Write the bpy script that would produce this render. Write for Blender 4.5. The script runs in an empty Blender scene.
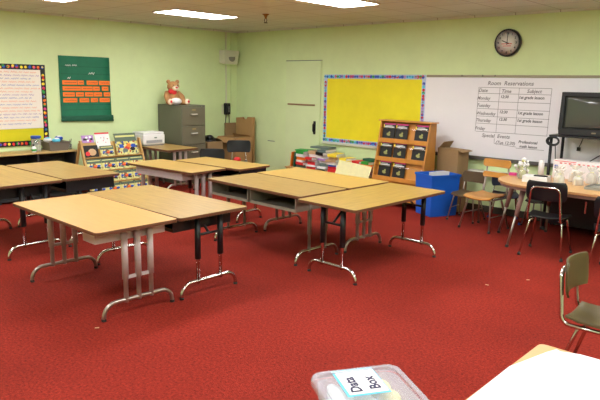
import bpy, bmesh, math, random
from mathutils import Vector, Matrix, Quaternion
random.seed(7)
PI = math.pi
scn = bpy.context.scene
COL = scn.collection

# ------------------------------------------------------------------ materials
def lin(c):
    r = []
    for v in c:
        v = v / 255.0
        r.append(v / 12.92 if v <= .04045 else ((v + .055) / 1.055) ** 2.4)
    return (r[0], r[1], r[2], 1)

MATS = {}
def mat(name, rgb, rough=.5, metal=0, noise=0, scale=20, bump=0, bscale=None, stretch=None,
        trans=0, spec=.5, emit=0, alpha=1, coat=0, rgb2=None, ior=1.45):
    if name in MATS: return MATS[name]
    m = bpy.data.materials.new(name); m.use_nodes = True
    nt = m.node_tree; b = nt.nodes['Principled BSDF']
    b.inputs['Base Color'].default_value = lin(rgb)
    b.inputs['Roughness'].default_value = rough
    b.inputs['Metallic'].default_value = metal
    b.inputs['Specular IOR Level'].default_value = spec
    b.inputs['Transmission Weight'].default_value = trans
    b.inputs['Alpha'].default_value = alpha
    b.inputs['Coat Weight'].default_value = coat
    b.inputs['IOR'].default_value = ior
    if emit:
        b.inputs['Emission Color'].default_value = lin(rgb)
        b.inputs['Emission Strength'].default_value = emit
    if noise or bump:
        tc = nt.nodes.new('ShaderNodeTexCoord'); mp = nt.nodes.new('ShaderNodeMapping')
        nt.links.new(tc.outputs['Object'], mp.inputs['Vector'])
        if stretch: mp.inputs['Scale'].default_value = stretch
    if noise:
        n = nt.nodes.new('ShaderNodeTexNoise'); n.inputs['Scale'].default_value = scale
        n.inputs['Detail'].default_value = 5; n.inputs['Roughness'].default_value = .65
        nt.links.new(mp.outputs['Vector'], n.inputs['Vector'])
        cr = nt.nodes.new('ShaderNodeValToRGB')
        c = lin(rgb)
        lo = tuple(max(0, v * (1 - noise)) for v in c[:3]) + (1,)
        hi = lin(rgb2) if rgb2 else tuple(min(1, v * (1 + noise)) for v in c[:3]) + (1,)
        cr.color_ramp.elements[0].color = lo; cr.color_ramp.elements[1].color = hi
        cr.color_ramp.elements[0].position = .32; cr.color_ramp.elements[1].position = .68
        nt.links.new(n.outputs['Fac'], cr.inputs['Fac'])
        nt.links.new(cr.outputs['Color'], b.inputs['Base Color'])
    if bump:
        n2 = nt.nodes.new('ShaderNodeTexNoise'); n2.inputs['Scale'].default_value = bscale or scale
        n2.inputs['Detail'].default_value = 3
        nt.links.new(mp.outputs['Vector'], n2.inputs['Vector'])
        bp = nt.nodes.new('ShaderNodeBump'); bp.inputs['Strength'].default_value = bump
        bp.inputs['Distance'].default_value = .01
        nt.links.new(n2.outputs['Fac'], bp.inputs['Height'])
        nt.links.new(bp.outputs['Normal'], b.inputs['Normal'])
    MATS[name] = m
    return m

M_wall   = mat('painted_wall_green', (210, 226, 172), .75, noise=.03, scale=3, bump=.08, bscale=60)
M_door   = mat('painted_door_green', (210, 224, 174), .6, noise=.02, scale=3)
M_base   = mat('vinyl_baseboard', (70, 60, 50), .5)
M_lam1   = mat('laminate_light', (198, 148, 86), .38, noise=.05, scale=9, stretch=(.5, 4, 1))
M_lam2   = mat('laminate_oak', (162, 128, 72), .34, noise=.2, scale=8, stretch=(.4, 5, 1))
M_lam3   = mat('laminate_honey', (168, 134, 66), .36, noise=.2, scale=8, stretch=(.4, 5, 1))
M_lam4   = mat('laminate_far', (186, 148, 78), .36, noise=.1, scale=8, stretch=(.4, 5, 1))
M_edge   = mat('brown_edge_band', (100, 62, 42), .45)
M_mauve  = mat('beige_painted_steel', (184, 170, 170), .36, noise=.06, scale=12)
M_grey   = mat('grey_painted_steel', (128, 120, 106), .42, noise=.05, scale=12)
M_chrome = mat('chrome_tube', (205, 200, 198), .16, metal=1)
M_steel  = mat('worn_steel_tube', (170, 158, 148), .3, metal=.85)
M_blackm = mat('black_painted_steel', (26, 26, 30), .38)
M_blackp = mat('black_plastic', (20, 21, 26), .35)
M_navy   = mat('navy_plastic', (26, 32, 52), .35)
M_rubber = mat('dark_rubber_glide', (50, 48, 46), .8)
M_blueg  = mat('blue_felt_glide', (30, 80, 170), .8)
M_olive  = mat('olive_plastic', (84, 72, 42), .42, noise=.08, scale=6)
M_brownp = mat('brown_plastic', (84, 66, 44), .45)
M_orange = mat('orange_varnished_wood', (190, 132, 60), .35, noise=.12, scale=7, stretch=(.5, 4, 1), coat=.3)
M_rack   = mat('honey_wood', (198, 134, 60), .4, noise=.12, scale=6, stretch=(1, 1, .3))
M_rack2  = mat('pale_pine', (190, 150, 90), .45, noise=.1, scale=6)
M_card   = mat('brown_cardboard', (172, 132, 86), .85, noise=.05, scale=4)
M_card2  = mat('dull_cardboard', (150, 120, 84), .85, noise=.05, scale=4)
M_cab    = mat('grey_green_cabinet_steel', (98, 97, 82), .4, noise=.04, scale=3)
M_cab2   = mat('cabinet_drawer_steel', (106, 100, 84), .4, noise=.03, scale=3)
M_white  = mat('white_paper', (228, 226, 226), .7)
M_paper2 = mat('cream_paper', (236, 230, 176), .7, noise=.06, scale=12)
M_chartp = mat('chart_paper', (232, 222, 210), .7)
M_wboard = mat('whiteboard_enamel', (234, 230, 236), .28, noise=.015, scale=2)
M_alu    = mat('aluminium_trim', (150, 140, 120), .4, metal=.6)
M_trayd  = mat('dark_tray_trim', (110, 108, 104), .4, metal=.5)
M_yell   = mat('yellow_backing_paper', (236, 220, 34), .7, noise=.05, scale=2.2)
M_yell2  = mat('lime_backing_paper', (206, 196, 20), .7, noise=.05, scale=2.2)
M_green  = mat('green_chart_cloth', (28, 112, 82), .65, noise=.1, scale=5)
M_greend = mat('green_chart_hem', (20, 82, 60), .65)
M_strip  = mat('orange_card_strip', (244, 126, 44), .65)
M_ink    = mat('dark_ink', (60, 56, 66), .6)
M_inkl   = mat('grey_marker_ink', (122, 116, 124), .6)
M_inkb   = mat('blue_ink', (130, 130, 190), .6)
M_inko   = mat('orange_ink', (226, 150, 120), .6)
M_inkp   = mat('purple_ink', (160, 130, 180), .6)
M_red    = mat('red_print', (205, 40, 44), .5)
M_blue   = mat('blue_print', (36, 74, 176), .5)
M_lgreen = mat('green_print', (44, 150, 60), .5)
M_orng   = mat('orange_print', (236, 120, 34), .5)
M_yel    = mat('yellow_print', (240, 214, 60), .5)
M_cyan   = mat('cyan_print', (90, 190, 220), .5)
M_pink   = mat('magenta_print', (206, 60, 130), .5)
M_black  = mat('black_print', (22, 20, 22), .45)
M_purp   = mat('lilac_print', (170, 130, 190), .5)
M_slate  = mat('slate_print', (96, 112, 108), .5)
M_creamb = mat('cream_cover', (206, 202, 128), .5)
M_tan    = mat('tan_print', (196, 160, 120), .5)
M_tub    = mat('blue_plastic_tub', (24, 92, 196), .38)
M_bin    = mat('grey_plastic_bin', (116, 106, 96), .5)
M_printer= mat('white_printer_plastic', (224, 222, 224), .4)
M_prnd   = mat('printer_grey_plastic', (150, 150, 156), .4)
M_bear   = mat('tan_plush', (178, 130, 84), .95, noise=.15, scale=40, bump=.5, bscale=120)
M_bearl  = mat('cream_plush', (236, 216, 190), .95, bump=.4, bscale=120)
M_bag    = mat('clear_bag_film', (244, 240, 230), .3, trans=.3, alpha=.5)
M_jar    = mat('clear_jar_plastic', (230, 230, 228), .12, trans=.6, alpha=.6)
M_lid    = mat('frosted_box_lid', (206, 218, 232), .25, trans=.1, alpha=.38)
M_screen = mat('crt_glass', (66, 68, 64), .12, coat=.6)
M_tvbody = mat('charcoal_tv_plastic', (34, 35, 40), .4)
M_rim    = mat('black_clock_rim', (24, 22, 28), .3)
M_clockf = mat('clock_face', (236, 230, 228), .5)
M_chrd   = mat('dark_grille', (140, 140, 130), .7)
M_spk    = mat('offwhite_speaker_paint', (214, 212, 192), .6)
M_diff   = mat('lit_diffuser', (255, 250, 238), .6, emit=1)
M_frame  = mat('light_frame_paint', (214, 204, 186), .5)
M_dark   = mat('dark_interior', (40, 36, 34), .8)
M_shelf  = mat('black_brown_shelf', (44, 42, 42), .6)
M_shtop  = mat('shelf_top_laminate', (190, 160, 104), .4, noise=.08, scale=6)
M_brass  = mat('brass_sprinkler', (150, 110, 60), .35, metal=1)
M_food   = mat('yellow_contents', (236, 220, 150), .7, noise=.15, scale=30)
EM = 22.0
d = M_diff.node_tree.nodes['Principled BSDF']
d.inputs['Emission Strength'].default_value = EM
d.inputs['Emission Color'].default_value = (.97, 1.0, 1.0, 1)

# carpet: speckled red loop pile
def carpet():
    m = bpy.data.materials.new('red_carpet'); m.use_nodes = True
    nt = m.node_tree; b = nt.nodes['Principled BSDF']; L = nt.links.new
    tc = nt.nodes.new('ShaderNodeTexCoord')
    n1 = nt.nodes.new('ShaderNodeTexNoise'); n1.inputs['Scale'].default_value = 55; n1.inputs['Detail'].default_value = 6
    n1.inputs['Roughness'].default_value = .75
    n2 = nt.nodes.new('ShaderNodeTexNoise'); n2.inputs['Scale'].default_value = 1.3; n2.inputs['Detail'].default_value = 3
    L(tc.outputs['Object'], n1.inputs['Vector']); L(tc.outputs['Object'], n2.inputs['Vector'])
    r = nt.nodes.new('ShaderNodeValToRGB')
    r.color_ramp.elements[0].position = .3; r.color_ramp.elements[0].color = lin((82, 18, 14))
    r.color_ramp.elements[1].position = .7; r.color_ramp.elements[1].color = lin((168, 52, 37))
    L(n1.outputs['Fac'], r.inputs['Fac'])
    r2 = nt.nodes.new('ShaderNodeValToRGB')
    r2.color_ramp.elements[0].position = .3; r2.color_ramp.elements[0].color = (.86, .84, .84, 1)
    r2.color_ramp.elements[1].position = .7; r2.color_ramp.elements[1].color = (1.06, 1.04, 1.04, 1)
    L(n2.outputs['Fac'], r2.inputs['Fac'])
    mx = nt.nodes.new('ShaderNodeMix'); mx.data_type = 'RGBA'; mx.blend_type = 'MULTIPLY'; mx.inputs['Factor'].default_value = 1
    L(r.outputs['Color'], mx.inputs[6]); L(r2.outputs['Color'], mx.inputs[7])
    L(mx.outputs[2], b.inputs['Base Color'])
    b.inputs['Roughness'].default_value = .95; b.inputs['Specular IOR Level'].default_value = .15
    bp = nt.nodes.new('ShaderNodeBump'); bp.inputs['Strength'].default_value = .5; bp.inputs['Distance'].default_value = .01
    n3 = nt.nodes.new('ShaderNodeTexNoise'); n3.inputs['Scale'].default_value = 160
    L(tc.outputs['Object'], n3.inputs['Vector']); L(n3.outputs['Fac'], bp.inputs['Height']); L(bp.outputs['Normal'], b.inputs['Normal'])
    return m
M_carpet = carpet()

# ceiling tiles: 0.61 x 1.22 grid lines, speckled
def ceiling_mat():
    m = bpy.data.materials.new('acoustic_ceiling_tile'); m.use_nodes = True
    nt = m.node_tree; b = nt.nodes['Principled BSDF']; L = nt.links.new
    tc = nt.nodes.new('ShaderNodeTexCoord'); mp = nt.nodes.new('ShaderNodeMapping')
    mp.inputs['Location'].default_value = (-1.58 + .61 * 10, 1.85, 0)
    L(tc.outputs['Object'], mp.inputs['Vector'])
    br = nt.nodes.new('ShaderNodeTexBrick'); br.offset = 0
    br.inputs['Scale'].default_value = 1; br.inputs['Brick Width'].default_value = .61; br.inputs['Row Height'].default_value = .61
    br.inputs['Mortar Size'].default_value = .007; br.inputs['Mortar Smooth'].default_value = .3
    br.inputs['Color1'].default_value = lin((216, 218, 214)); br.inputs['Color2'].default_value = lin((210, 212, 208))
    br.inputs['Mortar'].default_value = lin((160, 156, 148))
    L(mp.outputs['Vector'], br.inputs['Vector'])
    L(br.outputs['Color'], b.inputs['Base Color'])
    b.inputs['Roughness'].default_value = .9
    n = nt.nodes.new('ShaderNodeTexNoise'); n.inputs['Scale'].default_value = 90
    bp = nt.nodes.new('ShaderNodeBump'); bp.inputs['Strength'].default_value = .3; bp.inputs['Distance'].default_value = .005
    L(tc.outputs['Object'], n.inputs['Vector']); L(n.outputs['Fac'], bp.inputs['Height']); L(bp.outputs['Normal'], b.inputs['Normal'])
    return m
M_ceil = ceiling_mat()

# ------------------------------------------------------------------ mesh builder
class MB:
    def __init__(s): s.v = []; s.f = []; s.m = []; s.mats = []; s.sm = []
    def mi(s, m):
        if m not in s.mats: s.mats.append(m)
        return s.mats.index(m)
    def add(s, vs, fs, m, smooth=False, mx=None):
        o = len(s.v); k = s.mi(m)
        for p in vs:
            p = Vector(p)
            if mx is not None: p = mx @ p
            s.v.append(p)
        for f in fs: s.f.append(tuple(i + o for i in f)); s.m.append(k); s.sm.append(smooth)
        return s
    def box(s, x0, x1, y0, y1, z0, z1, m, mx=None):
        vs = [(x0,y0,z0),(x1,y0,z0),(x1,y1,z0),(x0,y1,z0),(x0,y0,z1),(x1,y0,z1),(x1,y1,z1),(x0,y1,z1)]
        fs = [(0,3,2,1),(4,5,6,7),(0,1,5,4),(1,2,6,5),(2,3,7,6),(3,0,4,7)]
        return s.add(vs, fs, m, False, mx)
    def prism(s, poly, z0, z1, m, mside=None, mx=None, smooth=False):
        n = len(poly)
        vs = [(p[0], p[1], z0) for p in poly] + [(p[0], p[1], z1) for p in poly]
        s.add(vs, [tuple(range(n - 1, -1, -1)), tuple(range(n, 2 * n))], m, False, mx)
        s.add(vs, [(i, (i + 1) % n, n + (i + 1) % n, n + i) for i in range(n)], mside or m, smooth, mx)
        return s
    def tube(s, pts, r, m, n=8, bend=0, mx=None, cap=True):
        pts = [Vector(p) for p in pts]
        if bend: pts = fillet(pts, bend)
        rs = r if isinstance(r, (list, tuple)) else [r] * len(pts)
        if len(rs) != len(pts): rs = [rs[0] + (rs[-1] - rs[0]) * i / (len(pts) - 1) for i in range(len(pts))]
        T = []
        for i in range(len(pts)):
            a = pts[max(0, i - 1)]; b = pts[min(len(pts) - 1, i + 1)]
            T.append((b - a).normalized())
        up = Vector((0, 0, 1)) if abs(T[0].z) < .9 else Vector((1, 0, 0))
        u = (up - T[0] * up.dot(T[0])).normalized()
        vs = []
        for i, p in enumerate(pts):
            if i:
                q = T[i - 1].rotation_difference(T[i]); u = q @ u
                u = (u - T[i] * u.dot(T[i])).normalized()
            w = T[i].cross(u)
            for k in range(n):
                a = 2 * PI * k / n
                vs.append(p + (u * math.cos(a) + w * math.sin(a)) * rs[i])
        fs = []
        for i in range(len(pts) - 1):
            for k in range(n):
                k2 = (k + 1) % n
                fs.append((i * n + k, i * n + k2, (i + 1) * n + k2, (i + 1) * n + k))
        if cap:
            fs.append(tuple(range(n - 1, -1, -1))); fs.append(tuple((len(pts) - 1) * n + k for k in range(n)))
        return s.add(vs, fs, m, True, mx)
    def lathe(s, prof, m, n=20, mx=None, smooth=True):
        vs = []
        for r, z in prof:
            for k in range(n): vs.append((r * math.cos(2*PI*k/n), r * math.sin(2*PI*k/n), z))
        fs = []
        for i in range(len(prof) - 1):
            for k in range(n):
                k2 = (k + 1) % n
                fs.append((i*n+k, i*n+k2, (i+1)*n+k2, (i+1)*n+k))
        if prof[0][0] > 1e-5: fs.append(tuple(range(n-1, -1, -1)))
        if prof[-1][0] > 1e-5: fs.append(tuple((len(prof)-1)*n+k for k in range(n)))
        return s.add(vs, fs, m, smooth, mx)
    def ball(s, c, r, m, nu=14, nv=9, mx=None):
        if not isinstance(r, (tuple, list)): r = (r, r, r)
        vs = []; fs = []
        for j in range(nv + 1):
            t = PI * j / nv
            for i in range(nu):
                a = 2 * PI * i / nu
                vs.append((c[0] + r[0]*math.sin(t)*math.cos(a), c[1] + r[1]*math.sin(t)*math.sin(a), c[2] - r[2]*math.cos(t)))
        for j in range(nv):
            for i in range(nu):
                i2 = (i + 1) % nu
                fs.append((j*nu+i, j*nu+i2, (j+1)*nu+i2, (j+1)*nu+i))
        return s.add(vs, fs, m, True, mx)
    def sheet(s, fn, nu, nv, th, m, mx=None):   # curved slab: fn(u,v)->top point, thickness th along the surface normal
        P = [[Vector(fn(i / nu, j / nv)) for j in range(nv + 1)] for i in range(nu + 1)]
        top = []; bot = []
        for i in range(nu + 1):
            for j in range(nv + 1):
                a = P[min(nu, i+1)][j] - P[max(0, i-1)][j]; b = P[i][min(nv, j+1)] - P[i][max(0, j-1)]
                nrm = a.cross(b)
                nrm = nrm.normalized() if nrm.length > 1e-9 else Vector((0, 0, 1))
                top.append(P[i][j]); bot.append(P[i][j] - nrm * th)
        W = nv + 1; N = len(top); fs = []
        for i in range(nu):
            for j in range(nv):
                q = (i*W+j, (i+1)*W+j, (i+1)*W+j+1, i*W+j+1)
                fs.append(q); fs.append(tuple(N + k for k in reversed(q)))
        edge = [i*W for i in range(nu+1)] + [nu*W+j for j in range(1, nv+1)] + [i*W+nv for i in range(nu-1, -1, -1)] + [j for j in range(nv-1, 0, -1)]
        for a, b in zip(edge, edge[1:] + edge[:1]): fs.append((b, a, N + a, N + b))
        return s.add(top + bot, fs, m, True, mx)
    def build(s, name, parent=None, bevel=0, loc=None, rz=None):
        me = bpy.data.meshes.new(name)
        me.from_pydata([tuple(p) for p in s.v], [], s.f)
        for m in s.mats: me.materials.append(m)
        me.polygons.foreach_set('material_index', s.m)
        me.polygons.foreach_set('use_smooth', s.sm)
        me.update()
        bm = bmesh.new(); bm.from_mesh(me)
        bmesh.ops.remove_doubles(bm, verts=bm.verts, dist=1e-6)
        bmesh.ops.recalc_face_normals(bm, faces=bm.faces); bm.to_mesh(me); bm.free()
        o = bpy.data.objects.new(name, me); COL.objects.link(o)
        if parent: o.parent = parent
        if loc: o.location = loc
        if rz is not None: o.rotation_euler.z = rz
        if bevel:
            b = o.modifiers.new('bevel', 'BEVEL'); b.width = bevel; b.segments = 2; b.limit_method = 'ANGLE'; b.angle_limit = .7
        return o

def fillet(pts, r, k=5):
    out = [pts[0]]
    for i in range(1, len(pts) - 1):
        p = pts[i]; a = pts[i-1] - p; b = pts[i+1] - p
        la, lb = a.length, b.length
        ang = a.angle(b)
        if ang > 3.1: out.append(p); continue
        t = min(r / math.tan(ang / 2), la * (.95 if i == 1 else .49), lb * (.95 if i == len(pts) - 2 else .49))
        A = p + a.normalized() * t; B = p + b.normalized() * t
        for j in range(k + 1):
            u = j / k
            q = math.sin(ang / 2); dn = (1-u)**2 + 2*q*u*(1-u) + u*u
            out.append((A * (1-u)**2 + p * 2*q*u*(1-u) + B * u*u) / dn)
    out.append(pts[-1])
    return out
def rrect(x0, x1, y0, y1, r, n=4):
    P = []
    for cx, cy, a0 in ((x1-r, y1-r, 0), (x0+r, y1-r, PI/2), (x0+r, y0+r, PI), (x1-r, y0+r, 3*PI/2)):
        for k in range(n + 1):
            a = a0 + PI/2 * k / n; P.append((cx + r*math.cos(a), cy + r*math.sin(a)))
    return P

def tag(o, label, cat, group=None):
    o['label'] = label; o['category'] = cat
    if group: o['group'] = group
    return o
def thing(name, label, cat, loc=(0,0,0), rz=0, group=None):
    o = bpy.data.objects.new(name, None); COL.objects.link(o)
    o.empty_display_size = .1; o.location = loc; o.rotation_euler = (0, 0, rz)
    return tag(o, label, cat, group)
def struct(mb, name, parent=None, bevel=0):
    o = mb.build(name, parent, bevel)
    if not parent: o['kind'] = 'structure'
    return o
def copy_tree(o, parent=None):
    c = o.copy(); COL.objects.link(c)
    if parent: c.parent = parent
    for ch in list(o.children): copy_tree(ch, c)
    return c
def place(o, loc, rz=0, label=None, group=None):
    o.location = loc; o.rotation_euler = (0, 0, rz)
    if label: o['label'] = label
    if group: o['group'] = group
    return o
def text(name, s, size, m, parent, mx, align='LEFT', shear=0, depth=.0006, xs=1, bold=0):
    cu = bpy.data.curves.new(name, 'FONT'); cu.body = s; cu.size = size; cu.extrude = depth; cu.shear = shear
    cu.align_x = align; cu.resolution_u = 2; cu.offset = bold
    t = bpy.data.objects.new(name + '_tmp', cu); COL.objects.link(t)
    bpy.context.view_layer.update()
    me = bpy.data.meshes.new_from_object(t.evaluated_get(bpy.context.evaluated_depsgraph_get()))
    bpy.data.objects.remove(t); bpy.data.curves.remove(cu)
    me.materials.clear(); me.materials.append(m)
    me.transform(mx @ Matrix.Diagonal((xs, 1, 1, 1)))
    o = bpy.data.objects.new(name, me); COL.objects.link(o); o.parent = parent
    return o
def scribble(mb, x0, x1, z, h, m, wr=.008, words=True, th=.0012):
    """illegible handwriting on a local x-z plane facing -y"""
    x = x0
    while x < x1 - .02:
        w = random.uniform(.05, .13) if words else (x1 - x0)
        w = min(w, x1 - x)
        pts = []; n = max(3, int(w / (h * .5)))
        for i in range(n + 1):
            pts.append((x + w * i / n, z + (h * .5 if i % 2 else -h * .5) * random.uniform(.4, 1)))
        for a, b in zip(pts, pts[1:]):
            dx, dz = b[0]-a[0], b[1]-a[1]; l = math.hypot(dx, dz) or 1; nx, nz = -dz/l*wr/2, dx/l*wr/2
            mb.add([(a[0]+nx, -th, a[1]+nz), (a[0]-nx, -th, a[1]-nz), (b[0]-nx, -th, b[1]-nz), (b[0]+nx, -th, b[1]+nz)], [(0,1,2,3)], m)
        x += w + h * .7

XZ = Matrix.Rotation(PI/2, 4, 'X')          # text plane -> x-z plane facing -y

# ------------------------------------------------------------------ setting
RX, RY, RH = 10.9, -9.6, 2.857
struct(MB().box(0, RX, RY, 0, -.1, 0, M_carpet), 'floor')
struct(MB().box(0, RX, RY, 0, RH, RH + .1, M_ceil), 'ceiling')
struct(MB().box(-.12, 0, RY - .12, .12, 0, RH, M_wall), 'wall_left')
struct(MB().box(0, RX, 0, .12, 0, RH, M_wall), 'wall_back')
struct(MB().box(RX, RX + .12, RY - .12, .12, 0, RH, M_wall), 'wall_right')
struct(MB().box(0, RX, RY - .12, RY, 0, RH, M_wall), 'wall_front')
struct(MB().box(0, .012, RY, 0, 0, .1, M_base), 'baseboard_left')
b = MB(); b.box(.012, 1.42, -.012, 0, 0, .1, M_base); b.box(2.35, RX, -.012, 0, 0, .1, M_base); struct(b, 'baseboard_back')
b = MB(); b.box(0, .03, RY, 0, RH - .03, RH, M_ceil); struct(b, 'trim_1')
b = MB(); b.box(.03, RX, -.03, 0, RH - .03, RH, M_ceil); struct(b, 'trim_2')

# door in the back wall
dm = MB(); dm.box(1.44, 2.31, -.03, 0, 0, 2.255, M_door)
door = struct(dm, 'door_1', bevel=.004)
fm = MB(); fm.box(1.425, 1.44, -.012, 0, 0, 2.27, M_slate); fm.box(2.31, 2.322, -.012, 0, 0, 2.27, M_door); fm.box(1.425, 2.322, -.012, 0, 2.255, 2.268, M_slate)
fm.build('door_seam', door)
pb = MB(); pb.box(1.50, 2.19, -.045, -.03, 1.445, 1.475, mat('brown_rail', (150, 118, 84), .5)); pb.build('rail', door, .004)
hb = MB(); hb.tube([(2.19, -.03, 1.12), (2.19, -.075, 1.12), (2.19, -.075, .99), (2.19, -.03, .97)], .014, M_blackm, bend=.02)
hb.box(2.165, 2.215, -.04, -.03, .93, 1.17, M_blackm); hb.build('door_handle', door)

# ceiling lights
PX = [1.58, 4.27, 6.96, 9.65]; PY = [-1.85, -4.42, -6.99]
def lightfix():
    t = thing('ceiling_light', '', 'ceiling light', (0, 0, RH), 0, 'fluorescent ceiling panels')
    f = MB()
    for a in ((0,.61,-1.22,-1.2),(0,.61,-.02,0),(0,.02,-1.2,-.02),(.59,.61,-1.2,-.02)): f.box(a[0],a[1],a[2],a[3],-.012,0,M_frame)
    f.build('frame', t)
    MB().box(.02,.59,-1.2,-.02,-.008,-.001,M_diff).build('diffuser', t)
    return t
L0 = lightfix()
lab = {(0,0): 'lit ceiling panel nearest the room corner, above the grey filing cabinet',
       (1,0): 'lit ceiling panel cut by the top of the picture, above the yellow bulletin board',
       (0,1): 'lit ceiling panel above the green pocket chart, only its tip in view',
       (2,0): 'lit ceiling panel above the television and whiteboard, out of frame overhead',
       (1,1): 'lit ceiling panel above the paired tables in the middle of the room',
       (2,1): 'lit ceiling panel above the open red carpet at the right',
       (0,2): 'lit ceiling panel near the left wall towards the front',
       (1,2): 'lit ceiling panel above the front table pair',
       (3,0): 'lit ceiling panel above the right end of the whiteboard wall', (3,1): 'lit ceiling panel above the olive chair side of the room', (3,2): 'lit ceiling panel over the photographer',
       (2,2): 'lit ceiling panel above the frosted plastic box'}
first = True
for i, x in enumerate(PX):
    for j, y in enumerate(PY):
        o = L0 if first else copy_tree(L0); first = False
        place(o, (x, y, RH), 0, lab[(i, j)])
# sprinkler
t = thing('fire_sprinkler', 'small brass sprinkler head hanging from the ceiling near the corner', 'sprinkler', (2.80, -1.88, RH))
MB().lathe([(.05, 0), (.05, -.012), (.03, -.02), (.015, -.05), (.015, -.07)], M_brass).build('escutcheon', t)
b = MB(); b.tube([(.018,0,-.07),(.028,0,-.09),(.01,0,-.125)], .005, M_blackm); b.tube([(-.018,0,-.07),(-.028,0,-.09),(-.01,0,-.125)], .005, M_blackm)
b.lathe([(.03,-.125),(.03,-.132)], M_blackm); b.build('deflector', t)

# ------------------------------------------------------------------ wall items
# whiteboard on back wall
t = thing('whiteboard', 'long whiteboard with a handwritten room timetable on the back wall', 'whiteboard', (4.48, 0, .82))
MB().box(.005, 4.9, -.02, -.001, .0, 1.155, M_wboard).build('panel', t)
b = MB(); b.box(4.5, 9.4, -.035, -.0005, 1.978, 2.012, M_alu); struct(b, 'trim_3', None, .004)
b = MB(); b.box(.0, 4.9, -.075, -.001, -.035, 0, M_trayd); b.box(0, 4.9, -.08, -.072, -.035, .015, M_trayd); b.build('marker_tray', t)
for x in (.63, .96, 1.15, 3.1):
    MB().tube([(x, -.035, 1.185), (x, -.05, 1.19), (x, -.05, 1.17)], .006, M_blackm).build('clip', t)
# timetable grid (wall frame: x from 5.39..6.42, z 1.84..1.195)
g = MB(); w = .0055
X = [.90, 1.225, 1.51, 1.96]      # column lines relative to 4.48
Zr = [1.015, .93, .815, .71, .6, .495, .375]
def hl(x0, x1, z0, z1): g.add([(x0,-.0208,z0-w/2),(x1,-.0208,z1-w/2),(x1,-.0208,z1+w/2),(x0,-.0208,z0+w/2)], [(0,1,2,3)], M_inkl)
def vl(x0, x1, z0, z1): g.add([(x0-w/2,-.0208,z0),(x0+w/2,-.0208,z0),(x1+w/2,-.0208,z1),(x1-w/2,-.0208,z1)], [(0,1,2,3)], M_inkl)
for z in Zr: hl(X[0], X[3], z, z)
for x in X: vl(x, x - .01, Zr[0], Zr[-1])
hl(1.2, 1.53, .215, .19); hl(1.53, 1.93, .175, .175); vl(1.2, 1.2, .215, .29)
g.build('timetable_grid', t)
def wt(s, x, z, size, m=M_ink, xs=1): text('writing', s, size, m, t, Matrix.Translation((x, -.0205, z)) @ XZ, shear=.2, xs=xs, bold=.0012)
wt('Room  Reservations', 1.03, 1.05, .082, M_inkl, 1.0)
wt('Date', .9, .95, .07, M_inkl); wt('Time', 1.25, .945, .07, M_inkl); wt('Subject', 1.62, .95, .07, M_inkl)
for s, z in (('Monday', .84), ('Tuesday', .735), ('Wednesday', .62), ('Thursday', .52), ('Friday', .4)): wt(s, .885, z, .066, M_inkl, .95)
for z in (.865, .65, .545): wt('12:30', 1.24, z + .005, .055, M_ink); wt('1st grade lesson', 1.51, z + .002, .058, M_ink, .95)
wt('Special  Events', 1.0, .3, .072, M_inkl)
wt('(Tue 12:30)', 1.22, .215, .062, M_inkl); wt('Professional', 1.56, .25, .055, M_ink); wt('math lesson', 1.58, .19, .052, M_ink)

# border helper: strip of little coloured tiles around a rectangle on x-z plane facing -y
def border(x0, x1, z0, z1, w, base, cols, step, y=-.022, big=1):
    b = MB()
    for (a0, a1, c0, c1) in ((x0, x1, z1-w, z1), (x0, x1, z0, z0+w), (x0, x0+w, z0+w, z1-w), (x1-w, x1, z0+w, z1-w)):
        b.box(a0, a1, y, y + .006, c0, c1, base)
        horiz = (a1 - a0) > (c1 - c0); n = int(((a1-a0) if horiz else (c1-c0)) / step)
        for i in range(n):
            u = (i + .5) * step
            cx, cz = (a0 + u, (c0+c1)/2) if horiz else ((a0+a1)/2, c0 + u)
            for q in range(2):
                r = step * (random.uniform(.5, .62)*big if q == 0 else random.uniform(.2, .34)); ox = random.uniform(-.2, .2) * step; oz = random.uniform(-.25, .25) * w
                k = 7; P = [(cx+ox*(q*1.0) + r*math.cos(2*PI*j/k), y - .0008*(q+1), cz+oz*q + r*math.sin(2*PI*j/k)) for j in range(k)]
                b.add(P, [tuple(range(k))], random.choice(cols))
    return b
t = thing('bulletin_board', 'large bright yellow bulletin board with a bright patterned border on the back wall', 'bulletin board', (2.395, 0, .82))
MB().box(.0, 2.08, -.015, -.001, 0, 1.185, M_yell).build('backing_paper', t)
bd = border(-.005, 2.09, .0, 1.192, .07, mat('pale_blue_border', (176, 192, 226), .5), [M_cyan, M_blue, M_lgreen, M_red, M_blue, M_red, M_purp], .048); bd.build('border', t)
MB().box(-.01, 2.08, -.045, -.001, -.04, -.003, mat('board_sill', (206, 206, 190), .5)).build('sill', t, .004)

# left yellow board (local frame rotated so local -y faces +x)
def wall_left_thing(name, label, cat, y, z, group=None): return thing(name, label, cat, (0, y, z), PI/2, group)
# local x -> world +y ; local -y -> world +x
t = wall_left_thing('bulletin_board', 'yellow bulletin board with black floral border on the left wall', 'bulletin board', -5.525, .81)
MB().box(0, 1.5, -.015, -.001, 0, 1.245, M_yell2).build('backing_paper', t)
border(0, 1.505, 0, 1.25, .08, M_black, [M_red, M_yel, M_lgreen, M_orng, M_blue, M_pink, M_yel], .065, big=.62).build('border', t)
tt = wall_left_thing('chart_paper', 'large white sheet of handwritten lines pinned to the yellow left board', 'poster', -4.98, 1.08)
tt.location.x = .0235
MB().box(0, .88, -.004, -.0008, 0, .9, M_chartp).build('sheet', tt)
s = MB(); cols = [M_inko, M_inkp, M_inkb, M_inko, M_inkb, M_inko]
for i in range(17):
    z = .86 - i * .049
    scribble(s, .03 + (.25 if i in (4,) else 0), random.uniform(.72, .86), z, .03, cols[i % 6], .006, th=.0046)
s.build('handwriting', tt)

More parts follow.
